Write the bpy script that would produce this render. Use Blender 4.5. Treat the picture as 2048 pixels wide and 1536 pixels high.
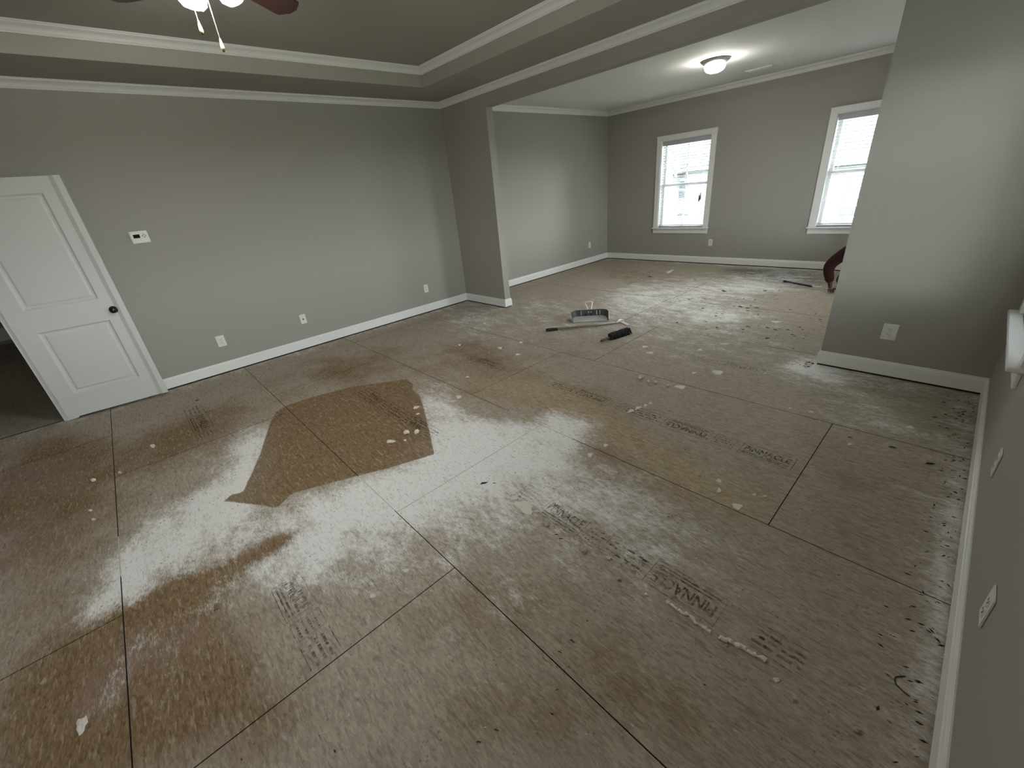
import bpy, bmesh, math, random
import numpy as np
from mathutils import Vector, Matrix, noise as mnoise

for _o in list(bpy.data.objects):
    bpy.data.objects.remove(_o, do_unlink=True)
SC = bpy.context.scene
COL = SC.collection
random.seed(7)

# ---------------------------------------------------------------- camera, sky, exposure
cam_data = bpy.data.cameras.new('camera')
cam_data.sensor_width = 36.0
cam_data.lens = 824.05 / 2048.0 * 36.0
cam_data.clip_start = 0.02
cam_data.clip_end = 300
cam = bpy.data.objects.new('camera', cam_data)
COL.objects.link(cam)


def cam_matrix(loc, yaw, pitch, roll):
    fw = Vector((-math.sin(yaw) * math.cos(pitch), math.cos(yaw) * math.cos(pitch), -math.sin(pitch)))
    rt = Vector((math.cos(yaw), math.sin(yaw), 0))
    up = rt.cross(fw)
    r2 = rt * math.cos(roll) + up * math.sin(roll)
    u2 = -rt * math.sin(roll) + up * math.cos(roll)
    m = Matrix((r2, u2, -fw)).transposed().to_4x4()
    m.translation = Vector(loc)
    return m


cam.matrix_world = cam_matrix((5.5267, -4.0020, 1.6082), 0.85710, 0.44162, -0.10231)
SC.camera = cam

SKY_STRENGTH = 21.0
FAN_GLOW = 98.0
FLUSH_GLOW = 62.0
EXPOSURE = 0.6
world = bpy.data.worlds.new('overcast_sky')
SC.world = world
world.use_nodes = True
_bg = world.node_tree.nodes['Background']
_bg.inputs[0].default_value = (0.95, 0.98, 1.0, 1)
_bg.inputs[1].default_value = SKY_STRENGTH
SC.view_settings.view_transform = 'Standard'
SC.view_settings.look = 'None'
SC.view_settings.exposure = EXPOSURE
SC.view_settings.gamma = 1.0
SC.view_settings.use_curve_mapping = False

# ---------------------------------------------------------------- room measures (metres)
W = 5.829            # right wall
XS, TS = 0.945, 0.1075   # left wing wall end, partition thickness
XR, YR = 4.8576, 0.0678  # right wing wall start / face
YB = 3.997           # far wall of the sitting room
XL = -0.034          # left wall of the sitting room
YN = -6.30           # wall behind the camera
ZS = 2.745           # bedroom soffit
ZT = 2.922           # tray ceiling
ZC = 2.767           # sitting room ceiling
ZH = 2.546           # underside of the header
TR = 0.711           # tray inset
BH = 0.128           # baseboard top

# measured on the floor: drifts of dust, bare patches, chips (world metres)
DUST = [(1.3,3.809,-2.102,27.01,3.446,28.06),(0.9,3.304,-2.585,5.813,1.967,20.41),(0.55,2.631,-2.402,16.49,15.2,35.59),(0.8,3.653,-2.549,7.254,-3.137,14.43),(0.9,3.534,-2.866,14.98,-1.11,11.97),(0.8,3.409,-3.327,20.07,-6.668,11.93),(0.65,3.338,-3.67,33.48,-10.54,15.07),(-0.9,3.348,-3.922,189.9,-4.996,36.19),(-0.5,2.322,-4.117,102.7,9.292,47),(-0.5,3.356,-4.404,102.8,-0.6403,35.53),(0.3,5.792,-1.797,727.3,-6.556,3.309),(0.25,5.794,-2.391,1134,-21.18,17.81),(0.95,2.497,-3.831,9.389,12.47,45.98),(0.85,2.633,-4.08,7.466,1.705,33.58),(0.95,2.84,-4.335,12.06,2.868,28.17),(0.8,2.973,-4.528,29.27,6.979,75.95),(0.55,3.124,-4.618,126.7,0.8277,201.9),(0.5,3.52,-3.867,35.41,-10.3,21.14),(0.5,3.838,-3.104,11.55,-9.359,16.57),(0.42,4.121,-2.512,5.431,-1.766,20.25),(0.27,4.682,-2.428,10.13,1.022,29.06),(0.5,2.02,-3.738,18.7,4.559,25.56),(0.35,3.645,-3.622,14.41,-6.317,7.839),(0.22,4.143,-3.467,7.811,-6.837,10.33),(0.22,4.734,-2.699,3.915,-1.858,20.65),(0.55,2.918,1.777,2.057,0.5107,1.248),(0.5,3.65,1.015,11.04,-1.806,10.83),(0.5,3.618,3.244,2.607,-0.4166,2.97),(0.45,3.456,2.506,7.378,-0.5331,7.026),(0.15,4.257,0.2395,2.787,-0.7913,2.523),(0.35,4.923,-0.1348,17.94,4.119,28.55),(1.3,4.808,-0.02661,96.22,-14.85,53.86),(0.25,1.305,0.3637,3.337,1.149,4.938),(0.35,0.9457,-0.6889,2.845,1.453,5.718),(0.12,3.604,0.002261,2.974,-0.0187,2.475),(0.22,5.175,-0.4149,8.335,1.98,8.12),(0.35,3.478,-4.487,87.97,-21.34,223),(0.3,3.65,-4.599,80.27,57.14,410.1),(0.25,3.794,-4.411,91.26,-48.1,509.9),(0.3,3.48,-4.34,352.3,-136.7,186.9),(0.2,2.144,-0.2548,1.665,-0.3042,2.779),(0.45,2.332,1.186,4.434,2.028,2.802),(0.25,5.378,-0.7927,20.41,2.357,21.45)]
BARE = [(0.9,1.703,-4.939,1.26,-1.23,9.12),(1,1.402,-4.04,5.24,0.7775,6.198),(0.6,0.8795,-4.881,3.66,-2.287,12.89),(1.1,3.668,-4.607,6.444,-2.214,7.819),(1,3.392,-4.388,32.44,0.7426,18.55),(0.8,3.35,-3.93,122.2,-3.264,32.07),(0.55,4.725,-2.068,4.092,1.425,20.03),(0.25,4.251,-2.066,12.72,2.025,41.75),(0.6,2.956,-1.863,1.289,-0.53,6.97),(0.35,3.633,-1.711,3.287,-0.767,20.31),(0.7,1.167,-2.545,2.619,-0.5545,2.649),(0.45,4.446,-3.461,28.74,-22.3,35.35),(0.35,4.825,-3.196,8.971,-5.656,20.26),(0.4,5.423,-1.483,9.321,-0.4553,7.824),(0.6,2.067,-1.427,3.265,1.017,13.25),(0.5,4.092,-4.291,19.59,-16.96,35.74),(0.3,5.223,-3.158,19.33,-12.78,17.03),(0.35,4.849,-3.622,32.22,-27.78,34.69),(0.35,2.667,-0.7687,3.299,1.214,10.51),(0.4,1.922,2.421,2.248,-0.001443,3.252),(0.4,1.189,2.808,2.813,0.478,4.05),(0.3,0.3966,-0.998,5.437,2.183,14.29)]
OCHRE = [(1,4.736,-2.029,4.603,1.88,23.93),(0.7,2.956,-1.863,2.363,-1.226,13.67),(0.6,3.992,-1.871,8.085,-0.6285,27.87),(0.5,3.483,-1.657,5.594,-1.63,24.45),(0.35,1.56,-4.998,4.166,-4.243,24.18)]
STAIN = [(0.9,3.768,3.302,5.553,1.12,4.727),(0.7,3.012,3.542,4.625,1.051,10.86),(0.5,3.761,2.173,18.39,-2.083,38.8),(0.35,5.043,-2.363,86.58,-40.11,117.8)]
CLEAN = [(1.628,-3.442),(1.563,-3.329),(1.588,-3.101),(1.69,-2.757),(1.999,-2.32),(2.162,-2.343),(2.277,-2.418),(2.414,-2.431),(2.651,-2.533),(3.099,-2.757),(3.332,-2.874),(3.223,-3.164),(3.126,-3.362),(2.976,-3.695),(2.978,-3.727),(3.044,-3.821),(2.9,-3.905),(2.693,-4.043),(2.659,-3.989),(2.69,-3.932),(2.303,-3.739),(1.838,-3.548)]
CHIPS = [(4.178,-2.832,0.1431,0.007784,0.03578,-0.08736,'flake'),(4.258,-2.814,0.01866,0.01615,0.02376,-0.02514,'crumb'),(4.078,-2.821,0.03541,0.03025,0.02764,-0.02637,'flake'),(4.355,-2.848,0.04825,0.01305,0.0189,-0.03685,'crumb'),(4.608,-2.861,0.05275,0.009371,0.01488,-0.04556,'crumb'),(4.723,-2.821,0.01544,0.01386,0.01322,-0.01909,'crumb'),(4.849,-2.805,0.01631,0.01477,0.02288,-0.037,'crumb'),(4.823,-2.885,0.01608,0.01464,0.01151,-0.01741,'crumb'),(4.948,-2.872,0.0122,0.0112,0.009837,-0.0168,'crumb'),(5.031,-2.799,0.01503,0.0138,0.0101,-0.01952,'crumb'),(5.44,-2.865,0.02308,0.01176,0.002368,-0.02332,'flake'),(5.5,-2.894,0.01246,0.01199,0.004452,-0.01611,'crumb'),(5.272,-2.865,0.01041,0.009802,0.005172,-0.01292,'crumb'),(5.657,-2.858,0.02161,0.008597,-0.0015,-0.02874,'crumb'),(2.927,-2.996,0.05553,0.05676,0.0458,-0.0226,'flake'),(2.928,-2.856,0.04131,0.03259,0.06512,-0.03799,'crumb'),(2.985,-2.802,0.05923,0.00204,0.0276,-0.03239,'crumb'),(3.013,-2.919,0.01838,0.01467,0.02455,-0.01422,'crumb'),(2.613,-2.584,0.02001,0.05482,0.05226,-0.02415,'flake'),(2.728,-2.636,0.01285,0.03398,0.02452,-0.01135,'flake'),(4.056,-1.565,0.02154,0.06915,0.03395,-0.03769,'flake'),(4.073,-1.494,0.0219,0.07043,0.03404,-0.0391,'flake'),(4.096,-1.426,0.004226,0.04324,0.02509,-0.02453,'flake'),(4.11,-1.376,0.01267,0.04074,0.01941,-0.02366,'flake'),(4.154,-0.9867,0.09138,0.03984,0.03152,-0.06893,'flake'),(4.073,-1.033,0.02562,0.01846,0.02672,-0.05046,'crumb'),(3.818,-1.034,0.048,0.03393,0.03182,-0.053,'crumb'),(3.908,-1.057,0.03002,0.02141,0.02489,-0.04298,'crumb'),(3.959,-1.032,0.02973,0.02123,0.02413,-0.04302,'crumb'),(4.274,-0.5493,0.09468,0.03666,0.03856,-0.1011,'flake'),(5.023,-2.099,0.05415,0.02439,0.01376,-0.05123,'flake'),(4.87,-1.957,0.03297,0.002102,0.00864,-0.0414,'flake'),(4.903,-2.036,0.0199,0.01687,0.02001,-0.04825,'flake'),(5.055,-1.954,0.01917,0.01633,0.008379,-0.02427,'flake'),(5.1,-1.932,0.01896,0.01617,0.006599,-0.02023,'flake'),(4.159,-2.212,0.03226,0.02625,0.03316,-0.04413,'flake'),(4.174,-2.062,0.02552,0.0205,0.02371,-0.03378,'flake'),(3.75,-4.687,0.05078,0.03164,0.07221,-0.01876,'flake'),(4.049,-3.518,0.02963,0.0268,0.02082,-0.01206,'flake'),(4.058,-3.695,0.02445,0.02245,0.022,-0.01078,'flake'),(2.757,-2.238,0.0445,0.03283,0.05552,-0.04131,'flake'),(4.122,-0.6678,0.04033,0.02805,0.02285,-0.04877,'flake'),(3.578,-0.458,0.07159,0.04676,0.03358,-0.05839,'flake'),(3.607,0.854,0.06578,0.03681,0.03928,-0.09082,'flake'),(4.229,1.075,0.1012,0.0576,0.02178,-0.07101,'flake'),(3.453,-0.3396,0.0583,0.03725,0.03666,-0.06231,'flake'),(3.931,-0.1321,0.04596,0.02969,0.02831,-0.0622,'flake'),(1.895,3.151,-0.02535,0.3436,0.11,-0.1714,'flake'),(4.057,0.1462,0.1006,0.06349,0.02167,-0.05385,'flake'),(1.642,-4.668,0.02922,0.02453,0.05211,0.0003594,'crumb'),(2.08,-4.682,0.02544,0.02199,0.03496,0.0003929,'flake'),(2.218,-4.666,0.0244,0.02125,0.03263,0.0002454,'flake'),(1.663,-4.524,0.02655,0.02208,0.05308,-0.001403,'flake'),(1.384,-4.312,0.04479,0.036,0.09368,-0.006642,'flake'),(5.538,-0.7066,0.04933,0.02391,0.004191,-0.04996,'flake'),(5.312,-1.133,0.02996,0.02403,0.005754,-0.03011,'flake'),(5.036,-0.8388,0.03003,0.02284,0.009295,-0.03732,'flake'),(4.915,-0.8671,0.02068,0.01562,0.008576,-0.0303,'flake'),(2.155,-1.206,0.04949,0.03174,0.06033,-0.05411,'flake'),(2.469,-1.234,0.04607,0.03025,0.0421,-0.0408,'flake'),(2.232,-0.948,0.04024,0.02525,0.04831,-0.04754,'flake'),(1.66,-1.407,0.03746,0.02374,0.05709,-0.04268,'flake'),(2.481,-1.924,0.03752,0.02638,0.0285,-0.0221,'flake'),(1.264,-0.6889,0.04388,0.02519,0.07122,-0.05962,'flake')]
DARKS = [(3.843,-2.851,0.02175,0.04371,0.03321,-0.01945),(3.892,-2.809,0.01659,0.01397,0.0178,-0.01558),(4.444,-2.87,0.01519,0.0134,0.01094,-0.01257),(4.478,-2.875,0.01309,0.01159,0.01268,-0.01486),(4.853,-2.72,0.02396,0.0006725,0.00257,-0.01741),(0.6337,-3.898,-0.00576,0.04051,0.06239,-0.002848),(3.238,2.147,0.1224,-0.03364,0.04895,-0.1359),(4.852,-3.64,0.01333,0.006986,0.006875,-0.01517),(4.835,-3.701,0.009408,0.009177,0.01146,-0.009362),(4.847,-3.239,0.02203,0.004611,0.002195,-0.01188),(4.839,-3.304,0.0137,0.005901,0.003363,-0.008904),(3.706,1.485,0.06271,-0.01209,0.03508,-0.1082),(3.798,1.457,0.04363,0.02284,0.03779,-0.1055),(3.882,1.526,0.04322,0.02254,0.02897,-0.08504),(4.223,0.8293,0.0445,-0.00444,0.01802,-0.06652),(4.308,0.8023,0.04314,-0.004168,0.01675,-0.0651),(4.328,0.5041,0.02648,0.04362,0.01583,-0.0418),(3.835,1.353,0.03802,0.02024,0.02921,-0.08152),(1.804,2.627,0.07017,0.02679,0.06087,-0.1058),(2.577,2.682,0.04138,0.01647,0.06155,-0.1323),(3.013,1.549,0.03433,0.01677,0.04586,-0.09557),(3.183,1.661,0.03363,0.01636,0.04285,-0.09645),(3.642,1.105,0.02884,0.01566,0.03175,-0.07791),(3.352,1.223,0.04136,0.02165,0.03759,-0.08378),(4.04,0.7815,0.02964,0.01729,0.0239,-0.06671),(5.634,-0.4749,0.02001,0.01537,0.002551,-0.03053),(5.296,-1.047,0.01757,0.01395,0.004833,-0.02529),(5.496,-1.026,0.03465,0.009276,0.002667,-0.03749),(5.666,-1.097,0.03794,0.03123,0.00248,-0.02777),(3.692,2.384,0.04934,0.02229,0.03557,-0.1091),(3.739,1.876,0.03601,0.01766,0.0328,-0.09526),(4.216,1.603,0.03162,0.01672,0.02349,-0.08302),(4.573,1.353,0.0283,0.01593,0.01724,-0.07332),(4.479,0.9989,0.02365,0.01386,0.0178,-0.06676)]
STRIP1 = [(5.025,-2.842),(5.053,-2.847),(5.09,-2.849),(5.124,-2.841),(5.155,-2.855),(5.177,-2.848),(5.209,-2.854)]
STRIP2 = [(5.244,-2.85),(5.276,-2.839),(5.326,-2.832),(5.359,-2.828),(5.39,-2.823)]
WIRE = [(5.735,-2.568),(5.722,-2.582),(5.714,-2.592),(5.713,-2.604),(5.719,-2.619),(5.736,-2.629),(5.754,-2.634)]


# ---------------------------------------------------------------- helpers
def nodes_of(m):
    m.use_nodes = True
    return m.node_tree.nodes, m.node_tree.links


def mat(name, col, rough=0.6, metal=0.0, bump=0.0, bscale=200.0, vary=0.0, vscale=3.0, spec=0.5, emit=None, estr=0.0):
    m = bpy.data.materials.new(name)
    n, l = nodes_of(m)
    b = n['Principled BSDF']
    b.inputs['Base Color'].default_value = (*col, 1)
    b.inputs['Roughness'].default_value = rough
    b.inputs['Metallic'].default_value = metal
    b.inputs['Specular IOR Level'].default_value = spec
    tc = n.new('ShaderNodeTexCoord')
    if vary > 0:
        nz = n.new('ShaderNodeTexNoise')
        nz.inputs['Scale'].default_value = vscale
        nz.inputs['Detail'].default_value = 4
        l.new(tc.outputs['Object'], nz.inputs['Vector'])
        mx = n.new('ShaderNodeMix')
        mx.data_type = 'RGBA'
        mx.inputs[6].default_value = (*[c * (1 - vary) for c in col], 1)
        mx.inputs[7].default_value = (*[min(1, c * (1 + vary)) for c in col], 1)
        l.new(nz.outputs[0], mx.inputs[0])
        l.new(mx.outputs[2], b.inputs['Base Color'])
    if bump > 0:
        nb = n.new('ShaderNodeTexNoise')
        nb.inputs['Scale'].default_value = bscale
        nb.inputs['Detail'].default_value = 3
        l.new(tc.outputs['Object'], nb.inputs['Vector'])
        bp = n.new('ShaderNodeBump')
        bp.inputs['Strength'].default_value = bump
        bp.inputs['Distance'].default_value = 0.002
        l.new(nb.outputs[0], bp.inputs['Height'])
        l.new(bp.outputs[0], b.inputs['Normal'])
    if emit:
        b.inputs['Emission Color'].default_value = (*emit, 1)
        b.inputs['Emission Strength'].default_value = estr
    return m


def link(name, me, m=None, parent=None, smooth=False):
    o = bpy.data.objects.new(name, me)
    if m is not None and not me.materials:
        me.materials.append(m)
    COL.objects.link(o)
    if parent is not None:
        o.parent = parent
    if smooth:
        me.polygons.foreach_set('use_smooth', [True] * len(me.polygons))
    return o


def mesh_of(bm, name='mesh'):
    me = bpy.data.meshes.new(name)
    bmesh.ops.recalc_face_normals(bm, faces=bm.faces)
    bm.to_mesh(me)
    bm.free()
    return me


def box(bm, x0, x1, y0, y1, z0, z1):
    vs = [bm.verts.new((x, y, z)) for x in (x0, x1) for y in (y0, y1) for z in (z0, z1)]
    for f in ((0, 1, 3, 2), (4, 6, 7, 5), (0, 4, 5, 1), (2, 3, 7, 6), (0, 2, 6, 4), (1, 5, 7, 3)):
        bm.faces.new([vs[i] for i in f])


def boxes(name, lst, m, parent=None, bevel=0.0):
    bm = bmesh.new()
    for b in lst:
        box(bm, *b)
    if bevel > 0:
        bmesh.ops.bevel(bm, geom=bm.edges[:], offset=bevel, segments=2, affect='EDGES')
    return link(name, mesh_of(bm, name), m, parent)


def lathe(bm, prof, seg=24, c=(0, 0, 0), axis='Z', closed=False):
    rings = []
    for r, h in prof:
        ring = []
        for i in range(seg):
            a = 2 * math.pi * i / seg
            if axis == 'Z':
                p = (c[0] + r * math.cos(a), c[1] + r * math.sin(a), c[2] + h)
            else:
                p = (c[0] + h, c[1] + r * math.cos(a), c[2] + r * math.sin(a))
            ring.append(bm.verts.new(p))
        rings.append(ring)
    for a, b in zip(rings, rings[1:]):
        for i in range(seg):
            j = (i + 1) % seg
            bm.faces.new((a[i], a[j], b[j], b[i]))
    for ring in (rings[0], rings[-1]):
        if closed:
            try:
                bm.faces.new(ring)
            except ValueError:
                pass


def tube(bm, pts, rad, seg=8, cap=True):
    pts = [Vector(p) for p in pts]
    rads = rad if isinstance(rad, (list, tuple)) else [rad] * len(pts)
    rings = []
    prev = None
    for i, p in enumerate(pts):
        t = (pts[min(i + 1, len(pts) - 1)] - pts[max(i - 1, 0)]).normalized()
        ref = prev if prev is not None else (Vector((0, 0, 1)) if abs(t.z) < 0.9 else Vector((1, 0, 0)))
        a = (ref - t * ref.dot(t)).normalized()
        prev = a
        b = t.cross(a)
        rings.append([bm.verts.new(p + (a * math.cos(2 * math.pi * k / seg) + b * math.sin(2 * math.pi * k / seg)) * rads[i]) for k in range(seg)])
    for a, b in zip(rings, rings[1:]):
        for k in range(seg):
            j = (k + 1) % seg
            bm.faces.new((a[k], a[j], b[j], b[k]))
    if cap:
        bm.faces.new(rings[0][::-1])
        bm.faces.new(rings[-1])


def prism(bm, prof, p0, p1, nrm, s0=0.0, s1=0.0):
    """Sweep a moulding profile (d away from the wall, z) from p0 to p1; s0/s1: mitre shift per d at each end."""
    p0, p1 = Vector((*p0, 0)), Vector((*p1, 0))
    t = (p1 - p0).normalized()
    nv = Vector((*nrm, 0))
    A, B = [], []
    for d, z in prof:
        A.append(bm.verts.new(p0 + t * (d * s0) + nv * d + Vector((0, 0, z))))
        B.append(bm.verts.new(p1 - t * (d * s1) + nv * d + Vector((0, 0, z))))
    k = len(prof)
    for i in range(k):
        j = (i + 1) % k
        bm.faces.new((A[i], A[j], B[j], B[i]))
    bm.faces.new(A[::-1])
    bm.faces.new(B)


def thing(name, label, cat, loc=(0, 0, 0), rotz=0.0, group=None):
    o = bpy.data.objects.new(name, None)
    o.empty_display_size = 0.1
    COL.objects.link(o)
    o.location = loc
    o.rotation_euler = (0, 0, rotz)
    return tag(o, label, cat, group)


def tag(o, label, cat=None, group=None, kind=None):
    o['label'] = label
    if cat:
        o['category'] = cat
    if group:
        o['group'] = group
    if kind:
        o['kind'] = kind
    return o


def struct(o, label=None):
    o['kind'] = 'structure'
    if label:
        o['label'] = label
    return o


# ---------------------------------------------------------------- materials
M = {}
M['wall'] = mat('greige_wall_paint', (0.352, 0.342, 0.308), 0.75, bump=0.25, bscale=260, spec=0.25)
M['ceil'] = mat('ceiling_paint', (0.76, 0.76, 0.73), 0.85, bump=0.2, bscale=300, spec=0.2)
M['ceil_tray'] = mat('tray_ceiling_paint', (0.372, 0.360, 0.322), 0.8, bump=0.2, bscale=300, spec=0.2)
M['trim'] = mat('white_trim_paint', (0.80, 0.81, 0.79), 0.38, spec=0.4)
M['door'] = mat('white_door_paint', (0.66, 0.675, 0.65), 0.42, bump=0.08, bscale=420, spec=0.4)
M['plate'] = mat('white_plastic_plate', (0.74, 0.74, 0.70), 0.4)
M['slot'] = mat('dark_slot', (0.03, 0.03, 0.03), 0.6)
M['screen'] = mat('dark_display', (0.010, 0.011, 0.009), 0.7, spec=0.1)
M['button'] = mat('grey_button', (0.22, 0.22, 0.20), 0.5)
M['bronze'] = mat('dark_bronze_metal', (0.05, 0.043, 0.036), 0.18, 0.9)
M['nickel'] = mat('brushed_nickel', (0.30, 0.29, 0.27), 0.35, 0.9)
M['blade'] = mat('dark_cherry_blade', (0.030, 0.008, 0.006), 0.4, vary=0.5, vscale=9)
M['globe'] = mat('lit_frosted_glass', (0.9, 0.88, 0.82), 0.4, emit=(1.0, 0.965, 0.89), estr=FAN_GLOW)
M['bowl'] = mat('lit_flush_glass', (0.9, 0.88, 0.82), 0.4, emit=(1.0, 0.97, 0.90), estr=FLUSH_GLOW)
M['fob'] = mat('pale_wood_fob', (0.62, 0.50, 0.26), 0.5)
M['chain'] = mat('brass_chain', (0.75, 0.66, 0.48), 0.3, 0.8)
M['slat'] = mat('white_blind_slat', (0.66, 0.67, 0.67), 0.45)
M['valance'] = mat('grey_white_blind_valance', (0.46, 0.46, 0.49), 0.45)
M['cord'] = mat('white_cord', (0.7, 0.7, 0.68), 0.7)
M['vinyl'] = mat('white_vinyl_sash', (0.75, 0.76, 0.76), 0.4)
M['tassel'] = mat('dark_cord_tassel', (0.03, 0.03, 0.035), 0.5)
M['shaft'] = mat('grey_shaft', (0.27, 0.26, 0.235), 0.4, 0.3)
M['alu'] = mat('dull_aluminium', (0.66, 0.67, 0.66), 0.42, 0.3, bump=0.15, bscale=60, vary=0.12, vscale=20)
M['rubber'] = mat('black_rubber_grip', (0.012, 0.012, 0.012), 0.55)
M['bristle'] = mat('black_bristles', (0.008, 0.008, 0.008), 0.8, bump=0.8, bscale=500)
M['wood_handle'] = mat('worn_wooden_handle', (0.12, 0.07, 0.035), 0.55, vary=0.3, vscale=30)
M['steel'] = mat('bright_steel', (0.78, 0.78, 0.75), 0.4, 0.35)
M['alu_dark'] = mat('dark_scuffed_aluminium', (0.085, 0.088, 0.085), 0.55, 0.3, bump=0.3, bscale=70, vary=0.4, vscale=25)
M['plaster'] = mat('chalky_plaster', (0.74, 0.71, 0.63), 0.9, bump=0.6, bscale=150, vary=0.15, vscale=60)
M['plaster_dirty'] = mat('dirty_plaster', (0.46, 0.42, 0.34), 0.9, bump=0.8, bscale=180, vary=0.45, vscale=90)
M['dust_fill'] = mat('packed_white_dust', (0.62, 0.61, 0.58), 0.95, vary=0.3, vscale=30)
M['splinter'] = mat('dark_debris', (0.028, 0.022, 0.016), 0.8)
M['wire'] = mat('dark_wire', (0.02, 0.02, 0.018), 0.45, 0.5)
M['shirt'] = mat('dark_red_shirt', (0.030, 0.0035, 0.003), 0.9, bump=0.4, bscale=300, vary=0.3, vscale=8)
M['trousers'] = mat('dark_trousers', (0.02, 0.022, 0.03), 0.9, bump=0.4, bscale=300)
M['skin'] = mat('brown_skin', (0.075, 0.032, 0.020), 0.5)
M['hair'] = mat('dark_hair', (0.01, 0.008, 0.006), 0.6)
M['shoe'] = mat('dark_shoe', (0.02, 0.018, 0.016), 0.6)
M['gap_shade'] = mat('dark_gap_shade', (0.016, 0.014, 0.011), 0.95)  # near-black colour painted as the shade of the baseboard gap
M['void'] = mat('dark_underlay', (0.02, 0.018, 0.015), 0.95)
M['siding'] = mat('white_siding', (0.12, 0.125, 0.13), 0.7, vary=0.06, vscale=2)
M['siding2'] = mat('pale_grey_siding', (0.10, 0.108, 0.115), 0.7, vary=0.06, vscale=2)
M['shingle'] = mat('grey_roof_shingles', (0.035, 0.037, 0.040), 0.9, bump=0.4, bscale=30, vary=0.3, vscale=6)
M['blue_roof'] = mat('blue_grey_porch_roof', (0.030, 0.045, 0.065), 0.9, vary=0.2, vscale=5)
M['house_glass'] = mat('dim_house_window', (0.06, 0.07, 0.08), 0.15)
M['grass'] = mat('lawn', (0.045, 0.06, 0.03), 0.95, vary=0.3, vscale=2)
M['leaf'] = mat('tree_leaves', (0.028, 0.040, 0.024), 0.8, vary=0.4, vscale=3)
M['bark'] = mat('tree_bark', (0.09, 0.07, 0.05), 0.9)


def glass_material():
    m = bpy.data.materials.new('window_glass')
    n, l = nodes_of(m)
    n.remove(n['Principled BSDF'])
    out = n['Material Output']
    tr = n.new('ShaderNodeBsdfTransparent')
    tr.inputs[0].default_value = (0.93, 0.95, 0.95, 1)
    gl = n.new('ShaderNodeBsdfGlossy')
    gl.inputs['Roughness'].default_value = 0.02
    fr = n.new('ShaderNodeFresnel')
    fr.inputs[0].default_value = 1.35
    mx = n.new('ShaderNodeMixShader')
    l.new(fr.outputs[0], mx.inputs[0])
    l.new(tr.outputs[0], mx.inputs[1])
    l.new(gl.outputs[0], mx.inputs[2])
    l.new(mx.outputs[0], out.inputs[0])
    return m


M['glass'] = glass_material()


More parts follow.
